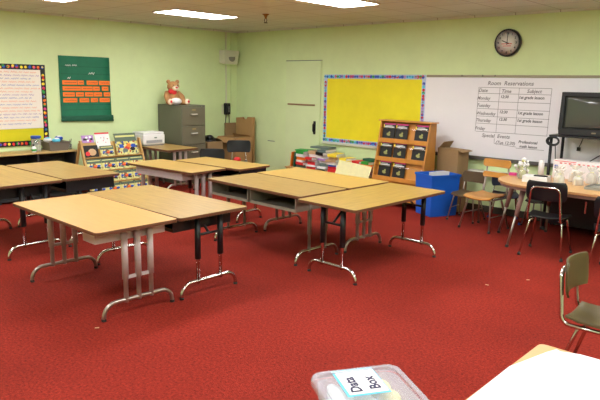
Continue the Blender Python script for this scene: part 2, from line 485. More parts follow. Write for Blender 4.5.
# green pocket chart
t = wall_left_thing('pocket_chart', 'green pocket chart with rows of orange word strips on the left wall', 'wall chart', -3.79, 1.17)
b = MB(); n = 12
b.sheet(lambda u, v: (.0 + .9*u + (1-v)*(-.005), -.006 - .012*(1-v) - .004*math.sin(v*9), v*1.05), 6, 20, .003, M_green); b.build('cloth', t)
MB().tube([(-.01, -.03, .02), (.92, -.03, -.005)], .018, M_greend).build('bottom_rod', t)
b = MB(); b.sheet(lambda u, v: (-.01 + .93*u, -.036 - .01*math.sin(v*PI) - .006*math.sin(u*12), .0 + .085*v), 14, 4, .003, M_greend); b.build('hem', t)
b = MB()
for z in (.88, .76, .66, .565, .47, .375, .26, .18): b.box(.02, .88, -.024, -.02, z, z + .006, M_greend)
b.build('pocket', t)
rows = [(.625, [(.04,.25),(.3,.11),(.46,.2),(.68,.2)]), (.53, [(.04,.31),(.36,.2),(.57,.12),(.73,.12)]),
        (.435, [(.04,.2),(.26,.14),(.42,.15),(.58,.15),(.76,.12)]), (.34, [(.04,.24),(.32,.17),(.52,.13),(.68,.19)])]
for z, ws in rows:
    for x, ww in ws:
        q = MB(); q.box(x, x+ww, -.028, -.0255, z-.035, z+.035, M_strip)
        pts = []
        scr = MB(); scribble(q, x+.03, x+ww-.015, z, .02, M_ink, .004, words=False, th=.0286)
        q.build('word_strip', t)
b = MB(); scribble(b, .1, .3, .9, .03, M_white, .006, th=.03); scribble(b, .5, .64, .78, .04, M_white, .008, th=.03); scribble(b, .13, .18, .7, .04, M_white, .008, th=.03); b.build('marker_note', t)

# clock
t = thing('wall_clock', 'round black-rimmed wall clock above the whiteboard', 'clock', (5.77, 0, 2.455))
RY90 = Matrix.Rotation(PI/2, 4, 'X')
MB().lathe([(.19, 0), (.19, .045), (.178, .06), (.166, .05), (.166, .03)], M_rim, 40, RY90).build('rim', t)
MB().lathe([(.168, .05), (0.0001, .0505)], M_clockf, 40, RY90).build('dial', t)
for i in range(12):
    a = PI/2 - 2*PI*(i+1)/12
    text('numeral', str(i+1), .042, M_ink, t, Matrix.Translation((.132*math.cos(a), -.051, .132*math.sin(a) - .015)) @ XZ, 'CENTER', bold=.0015)
def hand(a, l, w_, m=M_black):
    h = MB(); h.box(-w_/2, w_/2, -.055, -.0535, -.03, l, m, Matrix.Rotation(a, 4, 'Y')); return h
pv = hand(math.radians(2), .13, .009).build('minute_hand', t); hand(math.radians(-68), .085, .012).build('hour_hand', t)
b = MB()
b.box(-.08, .07, -.0525, -.0512, -.022, -.008, mat('red_faded', (220, 120, 110), .6)); b.box(-.06, .06, -.0525, -.0512, -.05, -.038, MATS['red_faded']); b.build('dial_print', t)

# speaker and conduit on the left wall
t = wall_left_thing('wall_speaker', 'off-white square wall speaker up in the room corner', 'speaker', -.47, 2.2)
b = MB(); b.add([(0,0,.02),(.38,0,.02),(.38,0,.27),(0,0,.27),(.02,-.16,0),(.36,-.14,0),(.38,-.18,.27),(0,-.18,.27)],
                [(0,1,5,4),(4,5,6,7),(7,6,2,3),(0,4,7,3),(1,2,6,5),(0,3,2,1)], M_spk); b.build('cabinet', t, .008)
th = math.atan2(.03, .27)
mxs = Matrix.Translation((.19, -.166, .135)) @ Matrix.Rotation(-th, 4, 'X') @ RY90
MB().lathe([(.085, 0), (.085, .004), (.0001, .006)], M_chrd, 28, mxs).build('grille', t)
t = wall_left_thing('cable_conduit', 'thin pale conduit running down the corner from ceiling to telephone', 'conduit', -.30, 1.43)
b = MB(); b.box(-.012, .012, -.02, -.0005, 1.06, 1.415, M_spk); b.box(-.012, .012, -.015, -.0005, 0, .76, M_spk)
b.box(.125, .14, -.015, -.0005, -.9, 1.42, M_wall); b.build('channel', t)
t = wall_left_thing('wall_telephone', 'black telephone with looped cord on the left wall by the corner', 'telephone', -.38, 1.2)
b = MB(); b.box(0, .16, -.05, -.0205, 0, .23, M_blackp); b.build('base', t, .012)
b = MB(); b.tube([(.03, -.06, .215), (.03, -.095, .19), (.03, -.095, .04), (.03, -.06, .015)], .024, M_blackp, bend=.03); b.build('handset', t)
b = MB()
for i in range(4):
    for j in range(3): b.box(.08+.022*j, .094+.022*j, -.054, -.05, .05+.03*i, .068+.03*i, M_prnd)
b.build('keypad', t)
b = MB(); b.tube([(.03, -.06, .01), (.025, -.05, -.15), (.045, -.05, -.27), (.09, -.05, -.3), (.12, -.05, -.25), (.13, -.04, -.1), (.12, -.04, .01)], .008, M_blackp, bend=.06); b.build('cord', t)
# cable cover plate: pale backing plate beside the phone
tag(MB().box(0, .004, -.41, -.385, 1.21, 1.4, M_spk).build('cover_plate'), 'narrow pale cover plate on the wall left of the telephone', 'wall plate')
# thin mark on wall
tag(MB().box(.93, 1.12, -.012, -.0005, .712, .724, M_slate).build('wall_hook'), 'thin dark metal hook bar low on the wall left of the door', 'hook')

# ------------------------------------------------------------------ tables
def foot_path(hw, z=.13): return [(0, -hw, .02), (0, -hw, z), (0, hw, z), (0, hw, .02)]
def table(name, label, x, y, L, W, rz, H, lam, kind, ins=(.1, .1), trays=(), cat='table', group=None, round_=.03, fdy=0):
    t = thing(name, label, cat, (x, y, 0), rz, group)
    tp = MB(); tp.prism(rrect(-L/2, L/2, -W/2, W/2, round_), H - .028, H, lam, M_edge); tp.build('tabletop', t, .003)
    fr = {'bars': M_mauve, 'posts': M_blackm, 'grey': M_grey}[kind]
    for sy in (-1, 1):
        MB().box(-L/2+ins[0], L/2-ins[1], sy*(W/2-.12)-.012, sy*(W/2-.12)+.012, H-.06, H-.028, fr).build('apron', t)
    hw = W/2 - (.07 if kind == 'posts' else .045)
    for sx, i in ((-1, ins[0]), (1, ins[1])):
        px = sx*(L/2 - i)
        top = H - .028
        dys = (-.115, 0, .115) if kind == 'bars' else (-.125, .125)
        MB().box(px-.03, px+.03, fdy-W/2+.08, fdy+W/2-.08, top-.02, top, fr).build('mounting_bar', t)
        for dy in dys:
            lg = MB(); dy += fdy
            if kind == 'bars':
                lg.tube([(px, dy, .11), (px, dy, .3), (px, dy, .3), (px, dy, top-.02)], [.019, .019, .026, .026], M_mauve, 10)
            elif kind == 'grey':
                lg.tube([(px, dy, .11), (px, dy, .3), (px, dy, .3), (px, dy, top-.02)], [.015, .015, .023, .023], M_grey, 10)
            else: lg.tube([(px, dy, .11), (px, dy, top-.02)], .0165, M_chrome, 10)
            l = lg.build('leg', t)
            if kind == 'posts': MB().tube([(px, dy, .33), (px, dy, top-.021)], .027, M_blackm, 10).build('leg_sleeve', l)
        if kind == 'bars': MB().box(px-.008, px+.008, fdy-.1, fdy+.1, .3, .325, M_mauve).build('tie_bar', t)
        f = MB(); f.tube([(px, fdy+q[1], q[2]) for q in foot_path(hw)], .017, M_steel if kind == 'bars' else M_chrome, 10, bend=.105)
        f = f.build('foot', t)
        for s in (-1, 1): MB().lathe([(.019, 0), (.019, .01), (.016, .022)], M_rubber, 12, Matrix.Translation((px, fdy+s*hw, 0))).build('glide', f)
        if kind == 'posts':
            MB().tube([(px, fdy-.125, H-.2), (px, fdy+.125, H-.2)], .012, M_blackm, 6).build('cross_bar', t)
            MB().tube([(px, fdy, H-.2), (px - sx*.2, fdy, H-.04)], .012, M_blackm, 6).build('brace', t)
    for (x0, x1, y0, y1, dp, m) in trays:
        tr = MB(); z1 = H - .03; z0 = z1 - dp; e = .008
        tr.box(x0, x1, y0, y1, z0, z0+e, m); tr.box(x0, x1, y1-e, y1, z0+e, z1, m)
        tr.box(x0, x0+e, y0, y1-e, z0+e, z1, m); tr.box(x1-e, x1, y0, y1-e, z0+e, z1, m)
        tr.box(x0+e, x1-e, y0, y0+e, z0+e, z1 if m is M_mauve else z0+.03, m)
        tr.build('storage_tray', t)
    return t
table('classroom_table', 'light-topped table with three-bar legs at the left of the front pair', 4.845, -5.9, 1.53, .72, -.012, .742, M_lam1, 'bars', (.1, .12), [(.42, .61, -.29, .33, .1, M_mauve)], fdy=.05)
table('classroom_table', 'oak-topped table with black sleeved legs at the right of the front pair', 4.828, -5.155, 1.57, .745, 0, .742, M_lam2, 'posts', (.06, .1), [(-.62, -.02, -.33, .3, .13, M_blackm), (.02, .62, -.33, .3, .13, M_blackm)])
table('classroom_table', 'oak-topped table with two open grey book trays in the middle group', 4.852, -3.695, 1.52, .73, -.03, .74, M_lam2, 'grey', (.09, .09), [(-.7, -.06, -.345, .3, .15, M_grey), (-.02, .68, -.345, .3, .15, M_grey)])
table('classroom_table', 'honey-topped table with three-bar legs behind the tray table in the middle group', 4.868, -2.935, 1.53, .73, -.03, .74, M_lam4, 'bars', (.13, .07))
table('classroom_table', 'oak table with black sleeved chrome legs set crosswise, nearest the blue tub', 6.035, -3.42, 1.54, .73, PI/2 - .02, .738, M_lam3, 'posts', (.12, .05))
table('classroom_table', 'honey-topped narrow table with three-bar legs, nearer of the pair by the filing cabinet', 2.93, -3.66, 1.34, .6, .07, .74, M_lam4, 'bars', (.12, .12), [(-.5, .45, -.26, .2, .1, M_mauve)])
table('classroom_table', 'honey-topped narrow table touching the far side of the three-bar table by the filing cabinet', 3.1, -3.0, 1.3, .6, .07, .74, M_lam4, 'posts', (.12, .12), [(.05, .6, -.26, .26, .12, M_blackm)])
table('classroom_table', 'honey-topped table with black legs at far left, running out of the picture', 2.66, -5.83, 1.56, .73, .02, .792, M_lam3, 'posts', (.1, .1), [(-.62, -.02, -.33, .3, .13, M_blackm), (.02, .62, -.33, .3, .13, M_blackm)], fdy=.08)
table('classroom_table', 'honey-topped table with black legs in front of the picture-book rack', 2.61, -5.08, 1.5, .68, .02, .785, M_lam2, 'posts', (.1, .1), [(-.62, -.02, -.3, .28, .13, M_blackm), (.02, .7, -.3, .28, .13, M_blackm)])
table('printer_table', 'small oak table carrying the white printer beside the filing cabinet', .77, -2.34, 1.1, .64, -PI*0, .735, M_lam2, 'bars', (.1, .1))
# foreground paper table
table('classroom_table', 'tan table in the bottom right corner covered by white paper', 9.47, -6.45, 1.58, 1.22, 0, .738, M_lam1, 'grey', (.15, .15))
t = thing('poster_paper', 'large sheets of white paper lying on the tan table at bottom right', 'paper', (8.76, -5.87, .738), 0)
b = MB(); b.prism([(.0, .0), (.02, -.01), (.09, .02), (.16, .025), (1.2, -.18), (1.1, -1.1), (-.03, -1.1), (-.07, -.66), (-.075, -.3), (-.02, -.06)], .001, .006, M_white); b.build('lower_sheet', t)
b = MB(); b.prism([(.08, -.03), (.35, -.02), (1.18, -.22), (1.05, -1.15), (.0, -1.12), (-.04, -.6)], .006, .012, M_white); b.build('upper_sheet', t)

# ------------------------------------------------------------------ chairs
def chair(label, loc, rz, seatm, backm, tube=M_chrome, style='plastic', glide=M_rubber, sw=.42, H=.44, BH=.8, group=None, sc=1, tr=.0115):
    """front is local +y"""
    t = thing('school_chair', label, 'chair', loc, rz, group); t.scale = (sc, sc, sc)
    hw = sw/2
    def seat(u, v):
        x = (u-.5)*sw; y = -.2 + .42*v
        k = 1 - .10*(1-v)
        r = 1 - .12*abs(2*u-1)**4
        yy = y*1.0
        if v > .5: yy = -.2 + .42*(.5 + (v-.5)*(1 - .10*abs(2*u-1)**3))
        z = H + .02*abs(2*u-1)**2 - .018*max(0, (v-.8)/.2)**2 + .012*max(0, (.2-v)/.2)
        return (x*k*(1 if .1 < v < .9 else .94), yy, z)
    b = MB(); b.sheet(seat, 10, 10, .016 if style == 'plastic' else .018, seatm); b.build('seat', t, .002)
    yb = -.2
    def back(z0, z1, w_, bow=.04, lean=.1):
        def fn(u, v):
            z = z0 + (z1-z0)*v
            rr = 1 - (.12*abs(2*v-1)**4)
            return ((.5-u)*w_*rr, yb - lean*(z-H)*.9 + bow*(2*u-1)**2 - .012, z)
        q = MB(); q.sheet(fn, 12, 8, .014, backm); return q
    if style == 'slats':
        back(.80, .90, .40, .03).build('backrest', t, .002); back(.66, .73, .38, .03).build('lower_slat', t, .002)
    elif style == 'brown': back(.60, .78, .38, .03).build('backrest', t, .002)
    else: back(BH-.21, BH, .42, .045).build('backrest', t, .002)
    # back frame: U tube from under the seat up behind the backrest
    f = MB(); zt = BH - .06 if style == 'plastic' else (.88 if style == 'slats' else .74)
    wd = hw - .035
    yt = yb - .1*(zt-H)*.9 - .03
    if style == 'plastic':
        f.tube([(-wd, .1, H-.03), (-wd, yb-.02, H-.03), (-wd+.03, yt, zt), (wd-.03, yt, zt), (wd, yb-.02, H-.03), (wd, .1, H-.03)], tr, tube, 8, bend=.06)
    else:
        f.tube([(-wd, .1, H-.03), (-wd, yb-.02, H-.03), (-(wd-.02), yt+.01, zt)], .012, tube, 8, bend=.05)
        f.build('back_frame', t); f = MB()
        f.tube([(wd, .1, H-.03), (wd, yb-.02, H-.03), ((wd-.02), yt+.01, zt)], .012, tube, 8, bend=.05)
    f.build('back_frame', t)
    for s in (-1, 1):
        for yy, yf in ((.13, .21), (-.12, -.24)):
            l = MB(); l.tube([(s*(wd-.05), yy*.8, H-.035), (s*(wd-.01), yy, H-.035), (s*(hw+.015), yf, .012)], .0115, tube, 8, bend=.03)
            lo = l.build('leg', t)
            MB().lathe([(.018, 0), (.018, .02), (.013, .03)], glide, 10, Matrix.Translation((s*(hw+.015), yf, 0))).build('glide', lo)
    if style != 'plastic':
        l = MB()
        for s in (-1, 1): l.tube([(s*(hw+.0), .172, .2), (s*(hw+.0), -.19, .2)], .007, tube, 6)
        l.build('stretcher', t)
    return t
G = None
chair('black plastic school chair seen from behind at the near side of the oval table', (7.15, -1.65, 0), .12, M_blackp, M_blackp, BH=.85)
chair('school chair cut off by the right picture edge beside the oval table', (7.9, -1.85, 0), .25, M_blackp, M_blackp)
chair('orange wooden chair with two back slats left of the oval table', (6.08, -1.02, 0), PI - .12, M_orange, M_orange, M_steel, 'slats')
chair('brown plastic chair behind the orange wooden chair, beside the blue tub', (5.66, -.70, 0), PI + .05, M_brownp, M_brownp, M_steel, 'brown', sc=.85)
chair('navy plastic chair with blue-tipped legs between orange chair and wall', (6.08, -.40, 0), PI + .5, M_navy, M_navy, M_chrome, BH=.76, glide=M_blueg, sc=.86)
chair('low black chair behind the oval table, seen between its legs', (6.5, -.3, 0), PI, M_blackp, M_blackp, M_steel, BH=.74, sc=.8, sw=.3)
chair('olive-brown plastic chair with chrome frame at the right, by the papered table', (8.60, -4.52, 0), -PI/2 + .04, M_olive, M_olive, M_chrome, BH=.8, sw=.40, tr=.0145)
chair('black plastic chair in front of the cardboard boxes in the room corner', (1.55, -1.32, 0), -2.3, M_blackp, M_blackp, sw=.34, BH=.82)
chair('low black chair between the filing cabinet and the cardboard boxes', (1.62, -2.0, 0), -2.35, M_blackp, M_blackp, M_blackm, BH=.72, sw=.46)

# ------------------------------------------------------------------ oval table
t = thing('activity_table', 'large oval wood-topped activity table crowded with bags below the television', 'table', (7.2, -1.10, 0))
def oval(o=0): return rrect(-.86+o, .86-o, -.575+o, .575-o, .55-o, 10)
tp = MB(); tp.prism(oval(), .712, .74, mat('laminate_table_oval', (206, 160, 104), .35, noise=.08, scale=6), mat('oval_edge', (176, 128, 84), .45)); tp.build('tabletop', t, .003)
tp = MB(); tp.prism(oval(.03), .675, .712, mat('apron_mauve', (142, 112, 104), .5)); tp.build('apron', t)
for (x0, y0, x1, y1) in ((-.42, -.4, -.48, -.6), (-.7, -.05, -.86, -.0), (.5, -.4, .54, -.54), (.7, .25, .78, .38), (-.4, .4, -.45, .5)):
    l = MB(); l.tube([(x0, y0, .68), (x0+(x1-x0)*.45, y0+(y1-y0)*.45, .36)], [.034, .024], MATS['apron_mauve'], 12); l.tube([(x0+(x1-x0)*.42, y0+(y1-y0)*.42, .4), (x1, y1, .012)], .014, M_steel, 10)
    lo = l.build('leg', t); MB().lathe([(.02, 0), (.02, .02), (.014, .028)], M_rubber, 10, Matrix.Translation((x1, y1, 0))).build('glide', lo)

ZT = .74
def bag(label, x, y, w_, d_, h, m=M_bag):
    t = thing('gift_bag', label, 'bag', (x, y, ZT), random.uniform(-.4, .4), 'clear gift bags on the oval table')
    def rad(v): return 1 - .15*v if v < .55 else (.9175 - (v-.55)/.15*.62 if v < .7 else .3 + (v-.7)/.3*.7)
    vs = []; n = 16; k = 10
    ph = random.random()*6
    for j in range(k+1):
        v = j/k; r = max(.25, rad(v))
        for i in range(n):
            a = 2*PI*i/n; rr = r*(1 + .1*math.sin(3*a+ph) + (.14*math.sin(7*a+ph) if v > .6 else .04*math.sin(6*a)))
            vs.append((w_/2*rr*math.cos(a), d_/2*rr*math.sin(a), .001 + h*v + (.012*math.sin(5*a) if j == k else 0)))
    fs = [(j*n+i, j*n+(i+1)%n, (j+1)*n+(i+1)%n, (j+1)*n+i) for j in range(k) for i in range(n)] + [tuple(range(n-1,-1,-1))]
    MB().add(vs, fs, m, True).build('film', t)
    c = MB()
    for q in range(7):
        c.ball((random.uniform(-.26,.26)*w_, random.uniform(-.26,.26)*d_, .03+random.uniform(0,.4)*h), random.uniform(.014,.022), random.choice([M_white, M_creamb, M_white, M_tan, M_white]), 8, 5)
    c.build('treats', t)
    c = MB(); c.lathe([(w_*.17, h*.66), (w_*.19, h*.69), (w_*.17, h*.72)], random.choice([M_creamb, M_white]), 12); c.build('ribbon', t)
    return t
spots = [(6.97,-.95,.12,.17,'clear gift bag right of the white paper stack on the oval table'), (7.05,-1.16,.12,.16,'clear gift bag directly behind the black chair on the oval table'),
         (7.14,-.90,.13,.2,'clear gift bag in the middle of the cluster against the white box'), (7.25,-1.12,.12,.15,'clear gift bag at the front middle of the oval table cluster'),
         (7.32,-.88,.12,.19,'clear gift bag right of the middle of the cluster'), (7.44,-.86,.11,.16,'clear gift bag just left of the tall bag by the grey tray'),
         (7.58,-.84,.12,.24,'tall clear gift bag beside the black box at the right of the oval table')]
for x, y, w_, h, l in spots: bag(l, x, y, w_, w_, h)
# white printed box
t = thing('carton', 'long white box with red and blue print behind the gift bags', 'box', (7.1, -.68, ZT), -.05)
MB().box(-.28, .34, -.08, .08, .001, .23, mat('white_carton', (232, 222, 222), .6)).build('body', t, .003)
b = MB()
for i in range(9): b.box(-.2+.055*i, -.17+.055*i, -.0815, -.0803, .185+.006*(i%2), .2, M_red)
b.box(-.26, -.22, -.0815, -.0803, .12, .165, M_blue); b.box(-.26,.0,-.0815,-.0803,.212,.22,M_red); b.build('print', t)
# white cylinder
t = thing('paper_roll', 'upright white cylinder left of the white printed box on the oval table', 'cylinder', (6.67, -.74, ZT))
MB().lathe([(.035, .001), (.035, .2), (.03, .205)], M_white, 20).build('roll', t)
# jar with white flowers
t = thing('glass_jar', 'glass jar stuffed with white blossoms near the rounded end of the oval table', 'jar', (6.6, -1.14, ZT))
MB().lathe([(.05, .001), (.06, .03), (.062, .1), (.045, .13), (.055, .15)], M_jar, 20).build('glass', t)
b = MB()
for i in range(26):
    a = random.uniform(0, 2*PI); r = random.uniform(0, .085); b.ball((r*math.cos(a), r*math.sin(a), random.uniform(.13, .25) - r*.5), random.uniform(.014, .024), random.choice([M_white, M_creamb, M_white]), 7, 5)
b.tube([(0,0,.01),(0,0,.15)], .03, M_creamb, 8); b.build('blossoms', t)
tag(MB().box(-.045, .045, -.03, .03, 0, .035, M_pink).build('pink_eraser_box', None, .005, (6.4, -.95, ZT), .3), 'small pink box at the left end of the oval table', 'box')
t = thing('paper_stack', 'stack of white papers left of the gift bags on the oval table', 'paper stack', (6.82, -1.26, ZT), .15)
b = MB()
for i in range(6): b.box(-.14+random.uniform(-.008,.008), .14, -.1+random.uniform(-.008,.008), .11, .001+i*.012, .001+(i+1)*.012-.001, M_white)
b.build('sheets', t)
b = MB(); b.box(-.02,.13,-.05,.0,.073,.085,M_black); b.build('stapler_base', t)
t = thing('grey_tray', 'flat grey tray along the right part of the oval table', 'tray', (7.68, -1.2, ZT), .03)
b = MB(); b.box(-.28,.3,-.17,.17,.001,.012,mat('grey_tray_plastic',(140,138,130),.4)); 
for s in ((-.28,.3,-.17,-.16),(-.28,.3,.16,.17),(-.28,-.27,-.16,.16),(.29,.3,-.16,.16)): b.box(s[0],s[1],s[2],s[3],.012,.03,MATS['grey_tray_plastic'])
b.build('base', t)
t = thing('black_box', 'black boxy device behind the grey tray at the right of the oval table', 'device', (7.87, -.9, ZT))
MB().box(-.2,.15,-.1,.1,.001,.14,M_blackp).build('housing', t, .006); MB().box(-.17,.1,-.103,-.1,.03,.06,M_trayd).build('front_slot', t)

# ------------------------------------------------------------------ TV on cart
t = thing('television', 'large black tube television on the tall cart at the right', 'television', (7.19, -.5, 1.262))
b = MB(); b.box(-.43, .43, 0, .12, 0, .535, M_tvbody); b.add([(-.42,.12,.01),(.42,.12,.01),(.42,.12,.525),(-.42,.12,.525),(-.27,.45,.05),(.27,.45,.05),(.27,.45,.42),(-.27,.45,.42)],
    [(0,1,5,4),(1,2,6,5),(2,3,7,6),(3,0,4,7),(4,5,6,7),(0,3,2,1)], M_tvbody); b.build('housing', t, .01)
b = MB(); 
for a in ((-.43,.43,.485,.535),(-.43,.43,0,.085),(-.43,-.385,.085,.485),(.385,.43,.085,.485)): b.box(a[0],a[1],-.03,0,a[2],a[3],M_tvbody)
b.build('bezel', t, .008)
b = MB(); b.sheet(lambda u, v: (-.386+.772*u, -.004 - .022*(1-(2*u-1)**2)*(1-(2*v-1)**2)**.5 , .083+.404*v), 20, 12, .003, M_screen); b.build('screen', t)
b = MB(); b.box(-.03,.02,-.033,-.03,.035,.052,M_alu); b.build('badge', t)
t = thing('television_cart', 'tall black wheeled cart carrying the television in front of the whiteboard', 'cart', (7.18, -.31, 0))
b = MB(); b.box(-.52,.52,-.25,.25,1.235,1.258,M_blackm); b.build('top_shelf', t, .005)
b = MB(); b.box(-.47,.47,-.19,.19,.1,.68,M_blackp); b.build('dark_filler', t, .005)  # black block added to darken the view under the oval table
MB().box(-.01,.01,-.2,-.19,.3,.45,M_chrome).build('handle', t)
for sx in (-1,1):
    for sy in (-1,1):
        q = MB(); q.tube([(sx*.5, sy*.21, .06),(sx*.5, sy*.21, 1.24)], .02, M_blackm, 8); lo = q.build('post', t)
        MB().lathe([(.03,-.012),(.03,.012)], M_rubber, 14, Matrix.Translation((sx*.5, sy*.21, .03)) @ Matrix.Rotation(PI/2,4,'X')).build('caster', lo)
t = thing('coiled_cable', 'black cord coiled around the top of the television cart post', 'cord', (6.72, -.535, 1.2))
b = MB()
for k in range(4):
    r = .062 + .006*k; b.tube([(r*math.cos(a*PI/10)+.0, -.02-.008*k, r*.72*math.sin(a*PI/10)-.02) for a in range(21)], .0085, M_blackp, 6, cap=False)
b.tube([(.03,-.02,-.08),(.05,0,-.35),(.04,0,-.55)], .006, M_blackp, 6); b.tube([(-.03,-.02,-.08),(-.02,0,-.35),(-.03,0,-.5)], .004, M_blackp, 6)
b.build('coil', t)
t = thing('hanging_cable', 'black plug and sagging cord on the whiteboard beneath the television', 'cord', (6.87, -.003, 1.03))
b = MB(); b.box(-.02,.02,-.05,-.02,-.0,.05,M_blackp); b.tube([(0,-.03,.05),(.02,-.03,.1),(.05,-.03,.2)], .005, M_blackp, 6)
b.tube([(0,-.03,-.17),(.12,-.03,-.15),(.25,-.03,-.05),(.4,-.03,.03)], .006, M_blackp, 6, bend=.1); b.build('plug', t)

# ------------------------------------------------------------------ centre book display
t = thing('book_display', 'honey-coloured wooden tiered display of black paperbacks by the yellow board', 'book display', (4.46, -.45, 0), -.03)
W2 = .46; HT = 1.31
# side profile: (y,z): slanted front
prof = [(.1, .002), (-.29, .002), (-.29, .12), (-.06, HT-.02), (.1, HT-.02)]
def side(xa, xb): 
    q = MB(); n = len(prof)
    vs = [(xa, p[0], p[1]) for p in prof] + [(xb, p[0], p[1]) for p in prof]
    q.add(vs, [tuple(range(n)), tuple(range(2*n-1, n-1, -1))] + [(i, n+i, n+(i+1)%n, (i+1)%n) for i in range(n)], M_rack); return q
side(-W2, -W2+.022).build('side_panel', t, .002); side(W2-.022, W2).build('side_panel', t, .002)
MB().box(-W2-.03, W2+.03, -.085, .115, HT-.02, HT, M_rack).build('top_board', t, .004)
tiers = [(.14, -.36), (.44, -.285), (.735, -.2), (1.02, -.12)]     # shelf z, front y
bs = MB()
def fy(z): return -.29 + (z-.12)/(HT-.14)*.23
b = MB()
for z, y in tiers:
    yf = fy(z)
    b.box(-W2+.022, W2-.022, yf+.005, yf+.13, z-.012, z, M_rack)
b.build('shelf', t)
b = MB()
for i, (z, y) in enumerate(tiers):
    yf = fy(z)
    ztop = z + .27 if i < 3 else HT-.02
    b.add([(-W2+.022, yf+.075, z), (W2-.022, yf+.075, z), (W2-.022, yf+.13, ztop-.02), (-W2+.022, yf+.13, ztop-.02),
           (-W2+.022, yf+.085, z), (W2-.022, yf+.085, z), (W2-.022, yf+.14, ztop-.02), (-W2+.022, yf+.14, ztop-.02)],
          [(0,1,2,3),(7,6,5,4),(0,4,5,1),(3,2,6,7),(0,3,7,4),(1,5,6,2)], M_rack)
b.build('back_panel', t)
b = MB()
for z, y in tiers: b.box(-W2+.022, W2-.022, fy(z)-.002, fy(z)+.012, z-.055, z+.012, M_rack)
b.build('front_lip', t, .002)
b = MB()
for z, y in tiers: b.tube([(-W2+.02, fy(z+.12)+.012, z+.165), (W2-.02, fy(z+.12)+.012, z+.165)], .004, M_chrome, 6)
b.build('wire_rail', t)
MB().box(-W2+.022, W2-.022, .088, .098, .01, HT-.03, M_rack).build('rear_panel', t)

def paperback():
    o = MB(); w_, h, th_ = .225, .24, .012
    o.box(-w_/2, w_/2, 0, th_, 0, h, M_black)
    o.box(-w_/2, w_/2, -.0008, 0, h-.022, h, M_pink)
    o.box(-w_/2+.025, w_/2-.02, -.0014, -.0004, h-.066, h-.052, M_white)
    o.box(-w_/2+.04, w_/2-.06, -.0014, -.0004, h-.042, h-.036, M_white)
    P = [(.0,.04),(.03,.045),(.04,.06),(.025,.07),(.035,.1),(.01,.115),(-.005,.09),(-.03,.085),(-.035,.06),(-.02,.05)]
    o.add([(p[0], -.0016, p[1]) for p in P], [tuple(range(len(P)))], mat('acid_green_print', (150, 150, 88), .5))
    o.box(-w_/2, -w_/2+.014, -.0012, -.0002, .0, h, M_black)
    o.box(-w_/2, -w_/2+.02, -.0014, -.0004, h-.07, h-.025, M_yel)
    return o
pbm = None
slots = [(3, -.3), (3, -.06), (3, .3), (2, -.3), (2, -.04), (2, .3), (1, -.27), (1, .0)]
posn = {-1: ''}
names_ = ['top tier, first from left', 'top tier, second from left', 'top tier, alone at right',
          'second tier, first from left', 'second tier, second from left', 'second tier, at right',
          'third tier, left book', 'third tier, right book']
rackM = Matrix.Translation((4.46, -.45, 0)) @ Matrix.Rotation(-.03, 4, 'Z')
for (ti, x), nm in zip(slots, names_):
    z = tiers[ti][0]; p = rackM @ Vector((x, fy(z)+.035, z+.004))
    o = paperback().build('paperback') if pbm is None else pbm.copy()
    if pbm is None: pbm = o
    else: COL.objects.link(o)
    o.location = p; o.rotation_euler = (-.18, 0, -.03)
    tag(o, 'black paperback on the wooden display, ' + nm, 'book', 'black paperbacks on the wooden display')

# ------------------------------------------------------------------ picture-book rack by the left wall
RK = (.62, -3.28)
t = thing('picture_book_rack', 'pale wooden rack of colourful picture books against the left wall', 'book rack', (RK[0], RK[1], 0), PI/2)
# local x along world y, local -y toward world +x
RW = .54
prof = [(.3, .002), (-.3, .002), (-.3, .1), (-.03, .88), (.06, .88), (.3, .1)]
def side2(xa, xb):
    q = MB(); 
    q.add([(xa,-.34,.0),(xa,-.29,.0),(xa,.02,.9),(xa,-.03,.9),(xb,-.34,.0),(xb,-.29,.0),(xb,.02,.9),(xb,-.03,.9)], [(0,1,2,3),(7,6,5,4),(0,4,5,1),(1,5,6,2),(2,6,7,3),(3,7,4,0)], M_rack2)
    q.add([(xa,.3,.0),(xa,.34,.0),(xa,.04,.86),(xa,.0,.86),(xb,.3,.0),(xb,.34,.0),(xb,.04,.86),(xb,.0,.86)], [(0,1,2,3),(7,6,5,4),(0,4,5,1),(1,5,6,2),(2,6,7,3),(3,7,4,0)], M_rack2)
    return q
side2(-RW, -RW+.03).build('upright', t); side2(RW-.03, RW).build('upright', t)
def ry(z): return -.34 + z/.9*.31
b = MB()
b.add([(-RW+.03, ry(.05)+.06, .05),(RW-.03, ry(.05)+.06, .05),(RW-.03, ry(.86)+.06,.86),(-RW+.03, ry(.86)+.06,.86),(-RW+.03, ry(.05)+.07, .05),(RW-.03, ry(.05)+.07, .05),(RW-.03, ry(.86)+.07,.86),(-RW+.03, ry(.86)+.07,.86)],
      [(0,1,2,3),(7,6,5,4),(0,4,5,1),(1,5,6,2),(2,6,7,3),(3,7,4,0)], M_rack2); b.build('back_panel', t)
b = MB(); zt = [.07, .25, .43, .64]
for z in zt: b.box(-RW+.03, RW-.03, ry(z)-.01, ry(z)+.06, z-.015, z, M_rack2); b.box(-RW+.03, RW-.03, ry(z)-.018, ry(z)-.01, z-.012 if z > .1 else z-.06, z+.004, M_rack2)
b.build('ledge', t)
